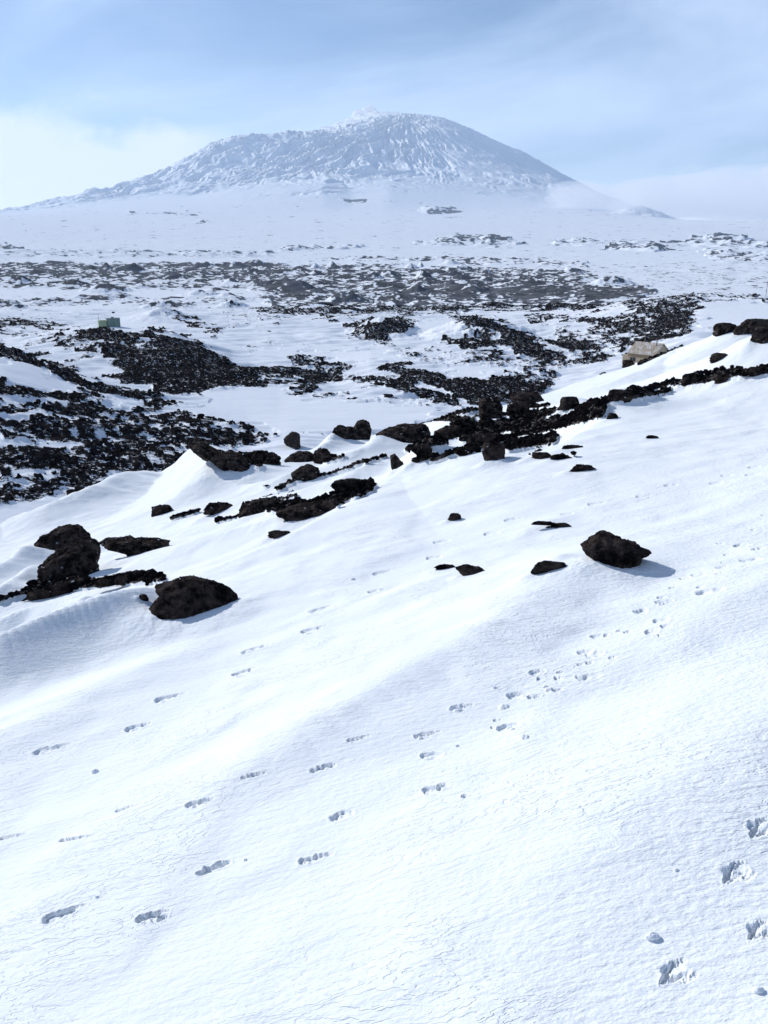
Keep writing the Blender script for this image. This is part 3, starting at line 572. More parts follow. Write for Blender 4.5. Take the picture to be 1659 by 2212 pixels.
        rr_ = ss(t, math_(t, 'ADD', rk, math_(t, 'MULTIPLY', math_(t, 'SUBTRACT', gn, .5), .5)), .15, .8)
        rr_ = math_(t, 'MULTIPLY', rr_, .8)
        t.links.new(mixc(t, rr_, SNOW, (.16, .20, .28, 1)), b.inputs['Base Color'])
    return m

def link(name, me, parent=None):
    o = bpy.data.objects.new(name, me); COL.objects.link(o)
    if parent: o.parent = parent
    return o
def tag(o, label=None, cat=None, group=None, kind=None):
    if label: o['label'] = label
    if cat: o['category'] = cat
    if group: o['group'] = group
    if kind: o['kind'] = kind
    return o
def grid_object(name, i0, i1, m):
    n, q = i1 - i0, NA
    co_ = np.stack([x2[i0:i1], y2[i0:i1], zg[i0:i1]], -1).reshape(-1, 3).astype(np.float32)
    idx = np.arange(n * q).reshape(n, q)
    f = np.stack([idx[:-1, :-1], idx[1:, :-1], idx[1:, 1:], idx[:-1, 1:]], -1).reshape(-1, 4)
    f = f[:, ::-1] if False else f
    me = bpy.data.meshes.new(name); nf = len(f)
    me.vertices.add(len(co_)); me.vertices.foreach_set('co', co_.ravel())
    me.loops.add(nf * 4); me.loops.foreach_set('vertex_index', f[:, ::-1].ravel().astype(np.int32))
    me.polygons.add(nf); me.polygons.foreach_set('loop_start', np.arange(0, nf * 4, 4, dtype=np.int32))
    me.polygons.foreach_set('use_smooth', np.ones(nf, dtype=bool))
    me.update(calc_edges=True)
    a = me.attributes.new('rock', 'FLOAT', 'POINT'); a.data.foreach_set('value', rock[i0:i1].ravel().astype(np.float32))
    me.materials.append(m); return tag(link(name, me), kind='structure')
# ---------------------------------------------------------------- rocks
def rock_mat(name, c0, c1, speck=.67):
    m, t, b = mat(name); tcn = N(t, 'ShaderNodeTexCoord'); pos = N(t, 'ShaderNodeNewGeometry').outputs['Position']
    c = mixc(t, ss(t, tnoise(t, pos, 7, 5, .7), .38, .68), c0, c1)
    spk = ss(t, tnoise(t, pos, 17, 2, .5), speck, speck + .03)
    c = mixc(t, math_(t, 'MULTIPLY', spk, .8), c, (.6, .64, .7, 1))
    t.links.new(c, b.inputs['Base Color']); b.inputs['Roughness'].default_value = .8; b.inputs['Specular IOR Level'].default_value = .0
    bp = N(t, 'ShaderNodeBump'); bp.inputs['Strength'].default_value = 1; bp.inputs['Distance'].default_value = .08
    t.links.new(tnoise(t, pos, 14, 6, .72), bp.inputs['Height']); t.links.new(bp.outputs[0], b.inputs['Normal'])
    return m
M_LAVA = rock_mat('dark scoria rock', (.008, .0075, .0085, 1), (.095, .075, .067, 1), .70)
M_STONE = rock_mat('black lava stone', (.006, .006, .0075, 1), (.019, .017, .018, 1), .9)

import bmesh
def ico(sub):
    bm = bmesh.new(); bmesh.ops.create_icosphere(bm, subdivisions=sub, radius=1)
    v = np.array([q.co[:] for q in bm.verts]); f = np.array([[a.index for a in p.verts] for p in bm.faces]); bm.free(); return v, f
ICO = {s: ico(s) for s in (1, 2, 5, 6)}
def n3(v, s, seed):                                                 # cheap 3-D noise from three planes
    return (fbm(v[:, 0] * s + seed, v[:, 1] * s, 3, seed) + fbm(v[:, 1] * s, v[:, 2] * s + seed, 3, seed + 5) + fbm(v[:, 2] * s + seed, v[:, 0] * s, 3, seed + 9)) / 1.9
def mesh_from(name, v, f, m, smooth=True):
    me = bpy.data.meshes.new(name); nf = len(f); k_ = f.shape[1]
    me.vertices.add(len(v)); me.vertices.foreach_set('co', np.asarray(v, np.float32).ravel())
    me.loops.add(nf * k_); me.loops.foreach_set('vertex_index', f.ravel().astype(np.int32))
    me.polygons.add(nf); me.polygons.foreach_set('loop_start', np.arange(0, nf * k_, k_, dtype=np.int32))
    me.polygons.foreach_set('use_smooth', np.full(nf, smooth, dtype=bool))
    me.update(calc_edges=True); me.materials.append(m); return me
def bank(o, W, dep, Hh, rz, seed, spots):
    """snow banked against the foot of a rock"""
    for ox, oy, sw, hh in spots:
        mx, my = o.location.x + ox * W * math.cos(rz) - oy * dep * math.sin(rz), o.location.y + ox * W * math.sin(rz) + oy * dep * math.cos(rz)
        rc = math.hypot(mx, my); ac = math.atan2(mx, my); sw_ = sw * W; mr = sw_ * 2.2
        i0, i1 = np.searchsorted(RR, [rc - mr, rc + mr]); j0, j1 = np.searchsorted(AZ, [ac - mr / rc, ac + mr / rc])
        X_, Y_ = x2[i0:i1, j0:j1], y2[i0:i1, j0:j1]
        g_ = np.exp(-((X_ - mx) ** 2 + (Y_ - my) ** 2) / (sw_ * .5) ** 2)
        zg[i0:i1, j0:j1] += Hh * hh * g_ * (1 + .25 * fbm(X_ / sw_ * 2, Y_ / sw_ * 2, 2, seed) + .12 * fbm(X_ / sw_ * 9, Y_ / sw_ * 9, 3, seed + 2))
def boulder(x0, y0, x1, y1, lobes=None,  label='', group=None, bury=.35, depth=.75, rough=.13, tilt=0, seed=0, name='boulder', rmin=5, box=0.0):
    """box of the rock in the photograph (px); lobes = [(u, v, ru, rv)] in the unit box, v up"""
    xc = (x0 + x1) / 2; gx, gy, gz, gr = hit(xc, y1, rmin)
    dist = math.sqrt(gx * gx + gy * gy + gz * gz) * math.cos(math.atan2(math.hypot(xc - CXP, y1 - CYP), FPX))
    W, Hh = (x1 - x0) / FPX * dist, (y1 - y0) / FPX * dist
    lobes = lobes or [(.5, .45, .5, .55)]
    v, f = ICO[6 if (x1 - x0) > 60 else 5]
    if lobes and len(lobes[0]) == 2:                                # surveyed outline -> a solid body of its own thickness
        rough *= .62; dep = .8 * W; gr0_ = gr; gr = 99
        pu = np.array([((a - xc) / FPX * dist, (y1 - b) / FPX * dist) for a, b in lobes]); ctr = np.array([(pu[:, 0].min() + pu[:, 0].max()) / 2, pu[:, 1].mean()]); q_ = pu - ctr
        th_ = np.linspace(-math.pi, math.pi, 181)[:-1]; rr0 = np.zeros(180)
        for (ax, ay), (bx, by) in zip(q_, np.roll(q_, -1, 0)):      # radius of the outline along each direction
            dx_, dy_ = np.cos(th_), np.sin(th_); ex, ey = bx - ax, by - ay; den = dx_ * ey - dy_ * ex
            den = np.where(abs(den) < 1e-9, 1e-9, den); t_ = (ax * ey - ay * ex) / den; u_q = (ax * dy_ - ay * dx_) / den
            rr0 = np.where((t_ > 0) & (u_q >= 0) & (u_q <= 1), np.maximum(rr0, t_), rr0)
        rr0 = np.maximum(rr0, .1 * Hh); an_ = np.arctan2(v[:, 2], v[:, 0]); s_q = np.hypot(v[:, 0], v[:, 2])
        rad_ = np.interp(an_, np.append(th_, math.pi), np.append(rr0, rr0[0])); s_q = 1 - (1 - s_q) ** 1.5
        low_q = 1 + .0 * sstep(-v[:, 2], 0, .6)
        P_ = np.stack([np.cos(an_) * rad_ * s_q, v[:, 1] * dep * .5, np.sin(an_) * rad_ * s_q * low_q], -1)
        size = math.sqrt(W * Hh); pn = P_ / size
        P_ += v * (size * rough * (.9 * n3(pn, 1.6, seed) + .7 * n3(pn, 5, seed + 3) + .42 * n3(pn, 13, seed + 4) + .24 * n3(pn, 32, seed + 6)))[:, None]
        # the body leans back along the slope and widens into the snow
        aa = math.atan2(gx, gy); gs = PA * math.sin(aa) + PB * math.cos(aa); rs_ = gz / math.hypot(gx, gy); T_ = min(.07 / max(gs - rs_, .04), .6)
        hb_ = P_[:, 2] + ctr[1]; dl_ = T_ * hb_; P_[:, 1] += dl_; P_[:, 2] += rs_ * dl_ - .5 * Hh * np.clip(v[:, 1], 0, 1)
        rz = -math.atan2(gx, gy)
        o = link(name, mesh_from(name, P_, f, M_LAVA)); o.rotation_euler = (0, 0, rz); back = .18 * dep
        sx_, sy_ = math.sin(-rz), math.cos(-rz); ox = xc; a_, s_ = azs((x0 + x1) / 2, y0); hr_ = math.hypot(gx, gy) + back; s_ = azs((x0 + x1) / 2, y1)[1]
        o.location = (math.sin(a_) * hr_ + math.cos(rz) * 0, math.cos(a_) * hr_, s_ * hr_ + ctr[1])
        if gr0_ < 34: bank(o, W, dep, Hh, rz, seed, ((-.42, -.30, .75, .20), (.12, -.42, .85, .13), (.45, -.2, .5, .07)))
        tag(o, label, 'rock', group); return o
    rad = np.zeros(len(v)); dep = depth * min(W, max(Hh * 1.6, W * .35))
    best = np.full(len(v), .02)
    k_ = []
    for u_0, v_0, ru, rv in lobes:
        c = np.array([(u_0 - .5) * W, 0 + (v_0 - .4) * dep * .25, (v_0 - .42) * Hh]); s = np.array([ru * W, dep * .5 * (ru + rv) , rv * Hh])
        d = v; s = s[None, :] * np.stack([np.ones(len(v)), np.ones(len(v)), 1 + 2.2 * sstep(-v[:, 2], 0, .5)], -1); A = ((d / s) ** 2).sum(1); B = -2 * (d * c / s ** 2).sum(1); Cc = ((c / s) ** 2).sum(1) - 1
        disc = B * B - 4 * A * Cc; t = np.where(disc > 0, (-B + np.sqrt(np.maximum(disc, 0))) / (2 * A), 0)
        k_.append(np.maximum(t, 0))
    K = np.array(k_); rad = (K ** 8).sum(0) ** (1 / 8)
    P_ = v * rad[:, None]
    size = math.sqrt(W * Hh); pn = P_ / size
    disp = rough * (n3(pn, 1.3, seed) * 1.1 + n3(pn, 4, seed + 3) * .45 + n3(pn, 11, seed + 4) * .20 + n3(pn, 26, seed + 6) * .09)
    if box: disp += -box * np.clip(n3(pn, .9, seed + 12), -.3, .3)
    P_ = P_ + v * (disp * size)[:, None]
    rs = np.random.RandomState(seed + 1)
    for q_i in range(9):
        n_ = rs.randn(3); n_[2] = abs(n_[2]) * .6; n_ /= np.linalg.norm(n_); pr_ = P_ @ n_; ov = pr_ - pr_.max() * (.62 + .28 * rs.rand())
        P_ = P_ - n_[None] * (np.maximum(ov, 0) * .8)[:, None]
    P_ = P_ + v * (size * rough * (.5 * n3(pn, 6, seed + 31) + .36 * n3(pn, 15, seed + 33) + .22 * n3(pn, 34, seed + 35)))[:, None]
    zm_ = P_[:, 2].max(); up_ = P_[:, 2] > 0; P_[up_, 2] = zm_ * (1 - (1 - P_[up_, 2] / zm_) ** 1.45)
    P_[:, 0] *= W / max(P_[:, 0].max() - P_[:, 0].min(), 1e-3)
    zmax = P_[:, 2].max(); low_ = P_[:, 2] < -.3 * Hh
    P_[low_, 2] = -.3 * Hh - (-.3 * Hh - P_[low_, 2]) * .4
    rz = -math.atan2(gx, gy)
    me = mesh_from(name, P_, f, M_LAVA)
    o = link(name, me)
    o.location = (gx * (1 + .30 * dep / gr), gy * (1 + .30 * dep / gr), 0)
    o.location.z = gz + .30 * dep / gr * gz + .35 * Hh * 1.0 
    o.rotation_euler = (0, 0, rz)
    # settle: the top must be where it was surveyed
    a_, s_ = azs(xc, y0); top_need = s_ * math.hypot(o.location.x, o.location.y)
    o.location.z = top_need - zmax
    if gr < 17: bank(o, W, dep, Hh, rz, seed, ((-.55, -.05, .7, .30), (.1, -.45, .8, .08)))
    tag(o, label, 'rock', group); return o
BR = [
 (190, 1127, 72, 1201, [(72, 1165), (93, 1147), (118, 1135), (150, 1127), (168, 1129), (181, 1147), (190, 1165), (172, 1190), (118, 1200), (81, 1201), (77, 1183)], 'rounded dark boulder, the upper one of the touching pair at the left edge', 1, .13, 0),
 (211, 1163, 77, 1263, [(79, 1212), (100, 1194), (125, 1178), (154, 1169), (190, 1163), (211, 1174), (208, 1201), (199, 1222), (199, 1240), (179, 1251), (154, 1253), (125, 1263), (93, 1256), (77, 1233)], 'knobbly black boulder, the lower one of the touching pair at the left edge', 2, .16, 0),
 (365, 1152, 215, 1208, [(215, 1163), (233, 1152), (279, 1152), (304, 1158), (337, 1163), (365, 1172), (354, 1183), (333, 1192), (319, 1199), (297, 1208), (272, 1201), (276, 1187), (258, 1172)], 'low flat spread of dark rock right of the touching pair of boulders', 3, .2, 0),
 (507, 1233, 315, 1337, [(315, 1306), (336, 1280), (352, 1263), (333, 1249), (358, 1242), (397, 1233), (433, 1237), (462, 1247), (490, 1267), (507, 1287), (498, 1303), (465, 1308), (447, 1305), (442, 1323), (412, 1335), (358, 1337), (333, 1323)], 'largest dark boulder, broad and domed, with a blue shadow on the snow to its right', 4, .12, 0),
 (374, 1091, 323, 1111, None, 'small lone dark rock in the snow hollow above the flat outcrop at left', 5, .2, 0),
 (562, 947, 412, 1024, [(412, 960), (425, 947), (440, 947), (450, 960), (460, 968), (495, 970), (523, 978), (534, 994), (562, 1023), (519, 1024), (499, 1011), (476, 1013), (458, 988), (450, 978), (425, 972)], 'long dark rock rib running down to the right from the peak of the tall dune', 7, .2, 0),
 (648, 931, 612, 970, [(612, 948), (620, 939), (632, 931), (646, 937), (648, 966), (640, 970), (630, 962)], 'upright dark rock at the end of the curved ledge right of the dune peak', 9, .14, 0),
 (612, 972, 528, 1002, [(.5, .6, .5, .35)], 'dark ledge with snow on its top, left below the upright rock', 10, .2, 0),
 (690, 971, 614, 1003, [(614, 992), (628, 980), (648, 971), (667, 974), (683, 984), (690, 997), (675, 1003), (648, 1003), (620, 1003)], 'rounded dark mound between the upright rock and the snow cave', 11, .14, 0),
 (716, 968, 676, 1000, None, 'small jagged dark rock beside the white hollowed drift', 12, .22, 0),
 (692, 1001, 628, 1044, [(628, 1021), (648, 1007), (667, 1001), (687, 1009), (692, 1029), (675, 1040), (651, 1044), (632, 1033)], 'dark boulder below the rounded mound in the middle of the rubble', 13, .13, 0),
 (760, 918, 716, 955, None, 'dark shoulder rock left of the tall knob on the rubble skyline', 14, .15, 0),
 (802, 905, 716, 958, [(716, 937), (730, 921), (753, 919), (771, 923), (771, 908), (784, 905), (798, 910), (802, 927), (802, 939), (784, 947), (769, 958), (759, 951), (741, 939)], 'tall knob of dark rock standing against the white frozen pond', 15, .12, .1),
 (933, 912, 811, 962, [(811, 937), (835, 923), (870, 914), (913, 912), (925, 921), (933, 947), (901, 949), (882, 955), (866, 962), (853, 947), (845, 933)], 'wide flat topped rock on the rubble skyline right of the tall knob', 16, .15, .2),
 (1007, 917, 940, 949, [(940, 931), (964, 917), (987, 917), (1003, 929), (1007, 945), (980, 949), (964, 943), (940, 947)], 'dark arched rock with snow under its left side, right of the wide skyline rock', 18, .16, 0),
 (1030, 903, 968, 935, [(.5, .6, .5, .35)], 'low dark slab behind the arched rock', 19, .15, 0),
 (876, 978, 843, 1017, [(843, 982), (853, 978), (870, 998), (876, 1009), (862, 1017), (851, 1017), (845, 1001)], 'steep narrow dark rock ending a long snow ridge, below the wide skyline rock', 20, .12, .15),
 (930, 960, 882, 1003, [(.7, .55, .32, .45), (.4, .75, .45, .22), (.6, .2, .4, .2)], 'dark half buried rock left of the blocky cliff', 21, .18, 0),
 (823, 1033, 722, 1058, [(.4, .5, .42, .4), (.78, .55, .25, .35)], 'long low dark outcrop just above the brow of the near slope', 22, .2, 0),
 (612, 1074, 515, 1113, [(515, 1111), (519, 1091), (546, 1076), (581, 1074), (612, 1083), (597, 1091), (562, 1107), (530, 1113)], 'rugged dark outcrop at the left end of the long rubble bar', 23, .2, 0),
 (515, 1085, 436, 1108, [(.5, .5, .5, .4)], 'flat dark outcrop left of the long rubble bar', 24, .22, 0),
 (730, 1076, 597, 1121, [(597, 1103), (628, 1089), (675, 1080), (730, 1076), (722, 1091), (698, 1111), (651, 1121), (620, 1121)], 'broad low outcrop in the middle of the long rubble bar', 25, .22, 0),
 (637, 1144, 574, 1160, None, 'thin dark rock on the snow just below the long rubble bar', 26, .25, 0),
 (1087, 859, 1036, 911, [(1036, 866), (1052, 859), (1079, 863), (1085, 877), (1087, 899), (1079, 911), (1056, 908), (1040, 898), (1036, 880)], 'steep faced dark rock on the slope skyline with a snow drift on its left', 27, .14, .25),
 (1068, 892, 1030, 920, [(.35, .7, .3, .3), (.7, .3, .35, .25)], 'broken dark rock under the steep faced rock, patched with snow', 28, .25, 0),
 (1179, 846, 1103, 876, [(1103, 855), (1115, 848), (1132, 849), (1155, 846), (1168, 852), (1179, 870), (1164, 876), (1132, 875), (1110, 870)], 'double humped black rock on the skyline, darkest against the pond slope', 29, .14, .2),
 (1150, 866, 1092, 893, [(.6, .5, .4, .45), (.25, .35, .25, .3)], 'low dark rock in front of the double humped black rock', 30, .17, 0),
 (1253, 857, 1205, 885, [(.6, .55, .42, .45), (.3, .6, .3, .3)], 'smooth oval dark rock lying alone on snow, right of the double humped rock', 31, .08, 0),
 (1365, 841, 1306, 869, [(.45, .6, .45, .38), (.75, .35, .28, .4)], 'arched dark rock capping the drift right of the oval rock', 32, .12, 0),
 (1091, 953, 1045, 1001, [(1045, 955), (1065, 953), (1088, 955), (1091, 980), (1088, 998), (1072, 1001), (1050, 998), (1042, 975)], 'blocky dark cliff rock with a steep face at the brow of the near slope', 33, .14, .25),
 (1092, 935, 1008, 962, [(.5, .5, .5, .4)], 'dark slab just behind the blocky cliff rock', 34, .16, 0),
 (1040, 962, 985, 978, None, 'narrow dark ledge left of the blocky cliff rock', 35, .2, 0),
 (1195, 976, 1141, 992, [(.4, .55, .4, .4), (.75, .35, .3, .3)], 'thin dark rock strip poking through snow right of the blocky cliff rock', 36, .28, 0),
 (1242, 981, 1188, 993, [(.5, .5, .5, .4)], 'right end of the thin dark rock strip by the gravel', 37, .3, 0),
 (1262, 960, 1208, 970, [(.6, .5, .4, .45), (.25, .3, .3, .3)], 'thin dark rock above the strip at the gravel edge', 38, .28, 0),
 (1288, 1002, 1225, 1020, [(.68, .6, .34, .4), (.3, .35, .3, .25)], 'low dark hooked rock on the open snow below the thin strips', 39, .25, 0),
 (996, 1109, 964, 1126, [(.65, .5, .4, .45), (.3, .4, .3, .3)], 'small jagged black rock alone in the middle of the near slope', 40, .25, .1),
 (1240, 1128, 1148, 1143, [(.3, .7, .3, .22), (.75, .45, .27, .45)], 'flat dark rock sliver above and left of the triangular boulder', 41, .22, 0),
 (1407, 1140, 1262, 1229, [(1262, 1178), (1280, 1154), (1302, 1140), (1320, 1143), (1347, 1154), (1382, 1167), (1407, 1181), (1391, 1190), (1389, 1205), (1372, 1218), (1360, 1228), (1338, 1229), (1312, 1220), (1290, 1205), (1268, 1192)], 'large triangular dark boulder alone on the right of the near slope', 42, .15, .05),
 (1217, 1212, 1140, 1240, [(.65, .65, .4, .28), (.3, .35, .3, .28)], 'slanting dark rock edge poking from the drift left of the triangular boulder', 43, .14, 0),
 (1052, 1217, 985, 1244, [(985, 1225), (1007, 1217), (1034, 1221), (1052, 1232), (1030, 1243), (1007, 1244), (994, 1234)], 'low rounded dark rock left of the slanting rock edge', 44, .15, 0),
 (990, 1218, 935, 1230, [(.5, .6, .5, .3)], 'thin dark rock sliver joined to the left of the low rounded rock', 45, .25, 0),
 (1422, 940, 1393, 948, [(.5, .5, .45, .45)], 'tiny dark rock tip showing through the upper right snow', 46, .3, 0),
 (1334, 892, 1306, 906, None, 'dark rock at the right end of the gravel patch', 47, .16, 0),
 (1095, 936, 1118, 948, None, 'small dark rock lying inside the gravel patch', 48, .2, 0),
 (1592, 697, 1536, 722, [(.5, .6, .5, .4), (.8, .4, .25, .35)], 'dark arched rock on the distant snow crest near the right edge', 49, .12, 0),
 (1640, 692, 1588, 722, [(.6, .6, .4, .35), (.3, .3, .3, .3)], 'dark rock between the two arched rocks at the top right crest', 50, .15, 0),
 (1675, 688, 1607, 706, [(.5, .6, .5, .35)], 'flattest dark rock at the very top of the right snow crest', 51, .14, 0),
 (1680, 703, 1618, 745, [(.6, .55, .42, .45), (.25, .6, .25, .25)], 'big dark rock cut by the right edge under the crest', 52, .14, 0),
 (1574, 762, 1532, 781, [(.6, .6, .4, .3), (.35, .3, .3, .3)], 'dark ragged rock in the middle of the right hand snow face', 53, .26, 0),
 (1512, 805, 1466, 831, [(.55, .55, .42, .45)], 'left of the two round dark rocks on the right hand gravel band', 54, .13, 0),
 (1579, 808, 1541, 829, [(.55, .5, .45, .5)], 'right of the two round dark rocks on the right hand gravel band', 55, .14, 0),
 (1665, 795, 1598, 812, [(.5, .6, .5, .35)], 'long low dark rock at the right end of the gravel band', 56, .16, 0),
 (1370, 777, 1340, 793, [(.5, .6, .45, .35), (.8, .35, .25, .35)], 'dark rock on the snow crest just below the wooden hut', 57, .15, 0),
 (340, 1236, 200, 1262, [(.6, .5, .4, .3), (.25, .4, .25, .25)], 'long ridge of dark rubble running left from the largest boulder', 58, .3, 0),
 (215, 1256, 60, 1288, [(.65, .55, .36, .25), (.25, .35, .28, .22)], 'lower ridge of dark rubble near the left edge, left of the largest boulder', 59, .3, 0),
 (300, 1283, 322, 1298, None, 'small dark rock on the drift touching the left of the largest boulder', 60, .2, 0),
 (595, 712, 590, 714, None, '', 61, .2, 0),
]
for b in BR:
    xa, ya, xb, yb, lob, lab, sd_, ro, bx_ = b
    if not lab: continue
    lo_, hi_ = min(xa, xb), max(xa, xb)
    boulder(lo_, ya, hi_, yb, lob, lab, None, rough=ro, seed=sd_ * 13 + 3, box=bx_, rmin=4)

i25 = int(np.searchsorted(RR, 3000))
iJ = int(np.searchsorted(RR, 84))
i13 = int(np.searchsorted(RR, 13200))
grid_object('snow_slope', 0, iJ + 1, ground_mat('crusted snow', 'near'))
grid_object('valley_ground', iJ, i550 + 1, ground_mat('snow and scoria', 'valley'))
grid_object('lava_field', i550, i13 + 1, ground_mat('lava field', 'field'))
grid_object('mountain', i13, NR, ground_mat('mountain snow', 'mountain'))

# loose stones: gravel on the near rubble, blocks in the valley
def pick_points(n, i0, i1, wt, seed):
    rs = np.random.RandomState(seed); W = wt[i0:i1].ravel(); W = W / W.sum()
    k_ = rs.choice(len(W), n, p=W, replace=False); i = k_ // NA + i0; j = k_ % NA
    return i, j, rs
def rubble(name, n, i0, i1, wt, smin, smax, m, seed, label, kind='stuff', flat=False):
    i, j, rs = pick_points(n, i0, i1, wt, seed)
    v, f = ICO[1]; nv = len(v)
    s = smin * (smax / smin) ** (rs.rand(n) ** 2.2)
    jit = 1 + (rs.rand(n, nv) - .5) * .7
    sc_ = np.stack([s * (.7 + .7 * rs.rand(n)), s * (.7 + .7 * rs.rand(n)), s * (.5 + .6 * rs.rand(n))], -1)
    V = v[None] * jit[..., None] * sc_[:, None, :]
    ang = rs.rand(n) * 6.28; ca, sa = np.cos(ang)[:, None], np.sin(ang)[:, None]
    Xr = V[..., 0] * ca - V[..., 1] * sa; Yr = V[..., 0] * sa + V[..., 1] * ca
    V = np.stack([Xr + x2[i, j][:, None], Yr + y2[i, j][:, None], V[..., 2] + zg[i, j][:, None] + s[:, None] * .15], -1)
    F = (f[None] + (np.arange(n) * nv)[:, None, None]).reshape(-1, 3)
    o = link(name, mesh_from(name, V.reshape(-1, 3), F, m, False)); tag(o, label, 'stones', kind=kind); return o
area = (r2 * np.gradient(AZ)[None, :]) * np.gradient(RR)[:, None]
vis = (np.abs(a2) < R(27))
nearw = np.where((rn < re_[None, :] * 1.08) & vis[:iE], rock[:iE], 0) * area[:iE] * (1.0 / (4 + rn))
wfull = np.zeros_like(r2); wfull[:iE] = nearw
rubble('gravel', 16000, 0, iE, wfull, .012, .055, M_STONE, 3, 'dark volcanic gravel lying over the rubble bands')
ws = np.zeros_like(r2); q_ = slice(i60, i550)
wgt2 = (rm_ := r2[q_]) > re_[None, :] * 1.6
ws[q_] = np.where(wgt2 & vis[q_], sstep(rmid, .30, .62) * (.15 + rk_mid), 0) * area[q_] / rm_ ** .9
rubble('lava_rubble', 14000, i60, i550, ws, .08, .27, M_STONE, 8, 'black lava rubble strewn over the valley floor and hillocks')
# larger blocks as individuals
i, j, rs = pick_points(230, i60, i550, ws / np.maximum(r2, 1) ** .6, 19)
protos = []
for k_ in range(6):
    v, f = ICO[2]; nn_ = n3(v, 1.1, k_ * 11 + 2) * .5 + n3(v, 3, k_ * 5 + 1) * .2
    protos.append(mesh_from('lava_block', v * (1 + nn_)[:, None] * np.array([1, .85, .8]), f, M_STONE, False))
names_ = {'left': 'black lava block among the rubble of the left hand hills', 'mid': 'black lava block on the snowy hillocks beyond the frozen pond', 'right': 'black lava block on the slope around the wooden hut'}
for q in range(len(i)):
    px, py = pxA[i[q], j[q]], pyA[i[q], j[q]]
    zone = 'left' if px < 620 else ('mid' if px < 1270 else 'right')
    s = .17 * (2.6 ** rs.rand()) * (1 + r2[i[q], j[q]] / 500)
    o = link('lava_block', protos[rs.randint(6)]); o.location = (x2[i[q], j[q]], y2[i[q], j[q]], zg[i[q], j[q]] + s * .25)
    o.scale = (s * (.8 + .6 * rs.rand()), s, s * (.6 + .5 * rs.rand())); o.rotation_euler = (0, 0, rs.rand() * 6.28)
    tag(o, names_[zone], 'rock', 'lava blocks, ' + zone + ' part of the valley')

# snow chunks kicked loose
m_ch, t, b = mat('loose snow'); b.inputs['Base Color'].default_value = SNOW; b.inputs['Roughness'].default_value = .7
for px, py, w_, lab in [(206, 1668, 15, 'small squared snow lump lying left of the footprint trails'), (210, 1938, 9, 'tiny snow pellet between the two lowest left footprints'), (1410, 2026, 30, 'snow lump lying above the clawed footprint at lower right'),
                        (1638, 2141, 24, 'round snow lump at the bottom right corner'), (762, 1252, 9, 'tiny snow lump left of the upper trail of prints'), (987, 1612, 9, 'tiny snow pellet right of the crumbled print in the middle'), (1068, 1486, 9, 'tiny snow pellet above the crumbled trail'),
                        (1460, 1880, 10, 'small snow pellet left of the right hand claw prints'), (530, 1870 - 12, 9, 'tiny snow pellet by the middle left print')]:
    x, y, z, r = hit(px, py); s = w_ / FPX * r * .55
    v, f = ICO[5]; v_ = v * (1 + .35 * n3(v, 1.2, px))[:, None] * np.array([1, .7, .62]) * s
    o = link('snow_lump', mesh_from('snow_lump', v_, f, m_ch)); o.location = (x, y, z + s * .25); tag(o, lab, 'snow lump')

# ---------------------------------------------------------------- built things
def flatmat(name, c, rough=.7, var=.25, scale=(3, 3, 3)):
    m, t, b = mat(name); tcn = N(t, 'ShaderNodeTexCoord'); mp = tmap(t, tcn.outputs['Object'], scale)
    c2 = tuple(q * (1 - var) for q in c[:3]) + (1,)
    t.links.new(mixc(t, tnoise(t, mp, 2.0, 4, .6), c2, c), b.inputs['Base Color']); b.inputs['Roughness'].default_value = rough
    return m
M_WALL = flatmat('weathered board', (.50, .40, .27, 1), var=.45, scale=(3, 3, .3)); M_FASC = flatmat('brown fascia', (.30, .21, .12, 1), var=.3)
M_GLASS = flatmat('dark pane', (.02, .022, .028, 1), .3); M_POST = flatmat('grey post', (.12, .11, .10, 1))
m, t, b = mat('roof felt with snow'); tcn = N(t, 'ShaderNodeTexCoord')
f_ = ss(t, tnoise(t, tmap(t, tcn.outputs['Object'], (2.2, .35, 1)), 1.3, 4, .6), .40, .60)
t.links.new(mixc(t, f_, (.30, .225, .15, 1), (.52, .50, .48, 1)), b.inputs['Base Color']); b.inputs['Roughness'].default_value = .8; M_ROOF = m
M_GREEN = flatmat('green cladding', (.19, .28, .24, 1), var=.25, scale=(6, 6, .1)); M_PALE = flatmat('pale green cladding', (.40, .50, .31, 1), var=.2); M_GROOF = flatmat('grey roof', (.20, .26, .27, 1))
def boxes(name, lst, m, parent=None):
    V, F = [], []
    for (cx, cy, cz, sx_, sy_, sz_) in lst:
        b0 = len(V)
        for dz_ in (0, 1):
            for dx_, dy_ in ((-1, -1), (1, -1), (1, 1), (-1, 1)): V.append((cx + dx_ * sx_ / 2, cy + dy_ * sy_ / 2, cz + dz_ * sz_))
        for q in ((0, 3, 2, 1), (4, 5, 6, 7), (0, 1, 5, 4), (1, 2, 6, 5), (2, 3, 7, 6), (3, 0, 4, 7)): F.append([b0 + a for a in q])
    me = bpy.data.meshes.new(name); me.from_pydata(V, [], F); me.materials.append(m); return link(name, me, parent)
def poly(name, V, F, m, parent=None):
    me = bpy.data.meshes.new(name); me.from_pydata(V, [], F); me.materials.append(m); return link(name, me, parent)
def empty(name, loc, rz): 
    o = bpy.data.objects.new(name, None); COL.objects.link(o); o.location = loc; o.rotation_euler = (0, 0, rz); o.empty_display_size = .5; return o
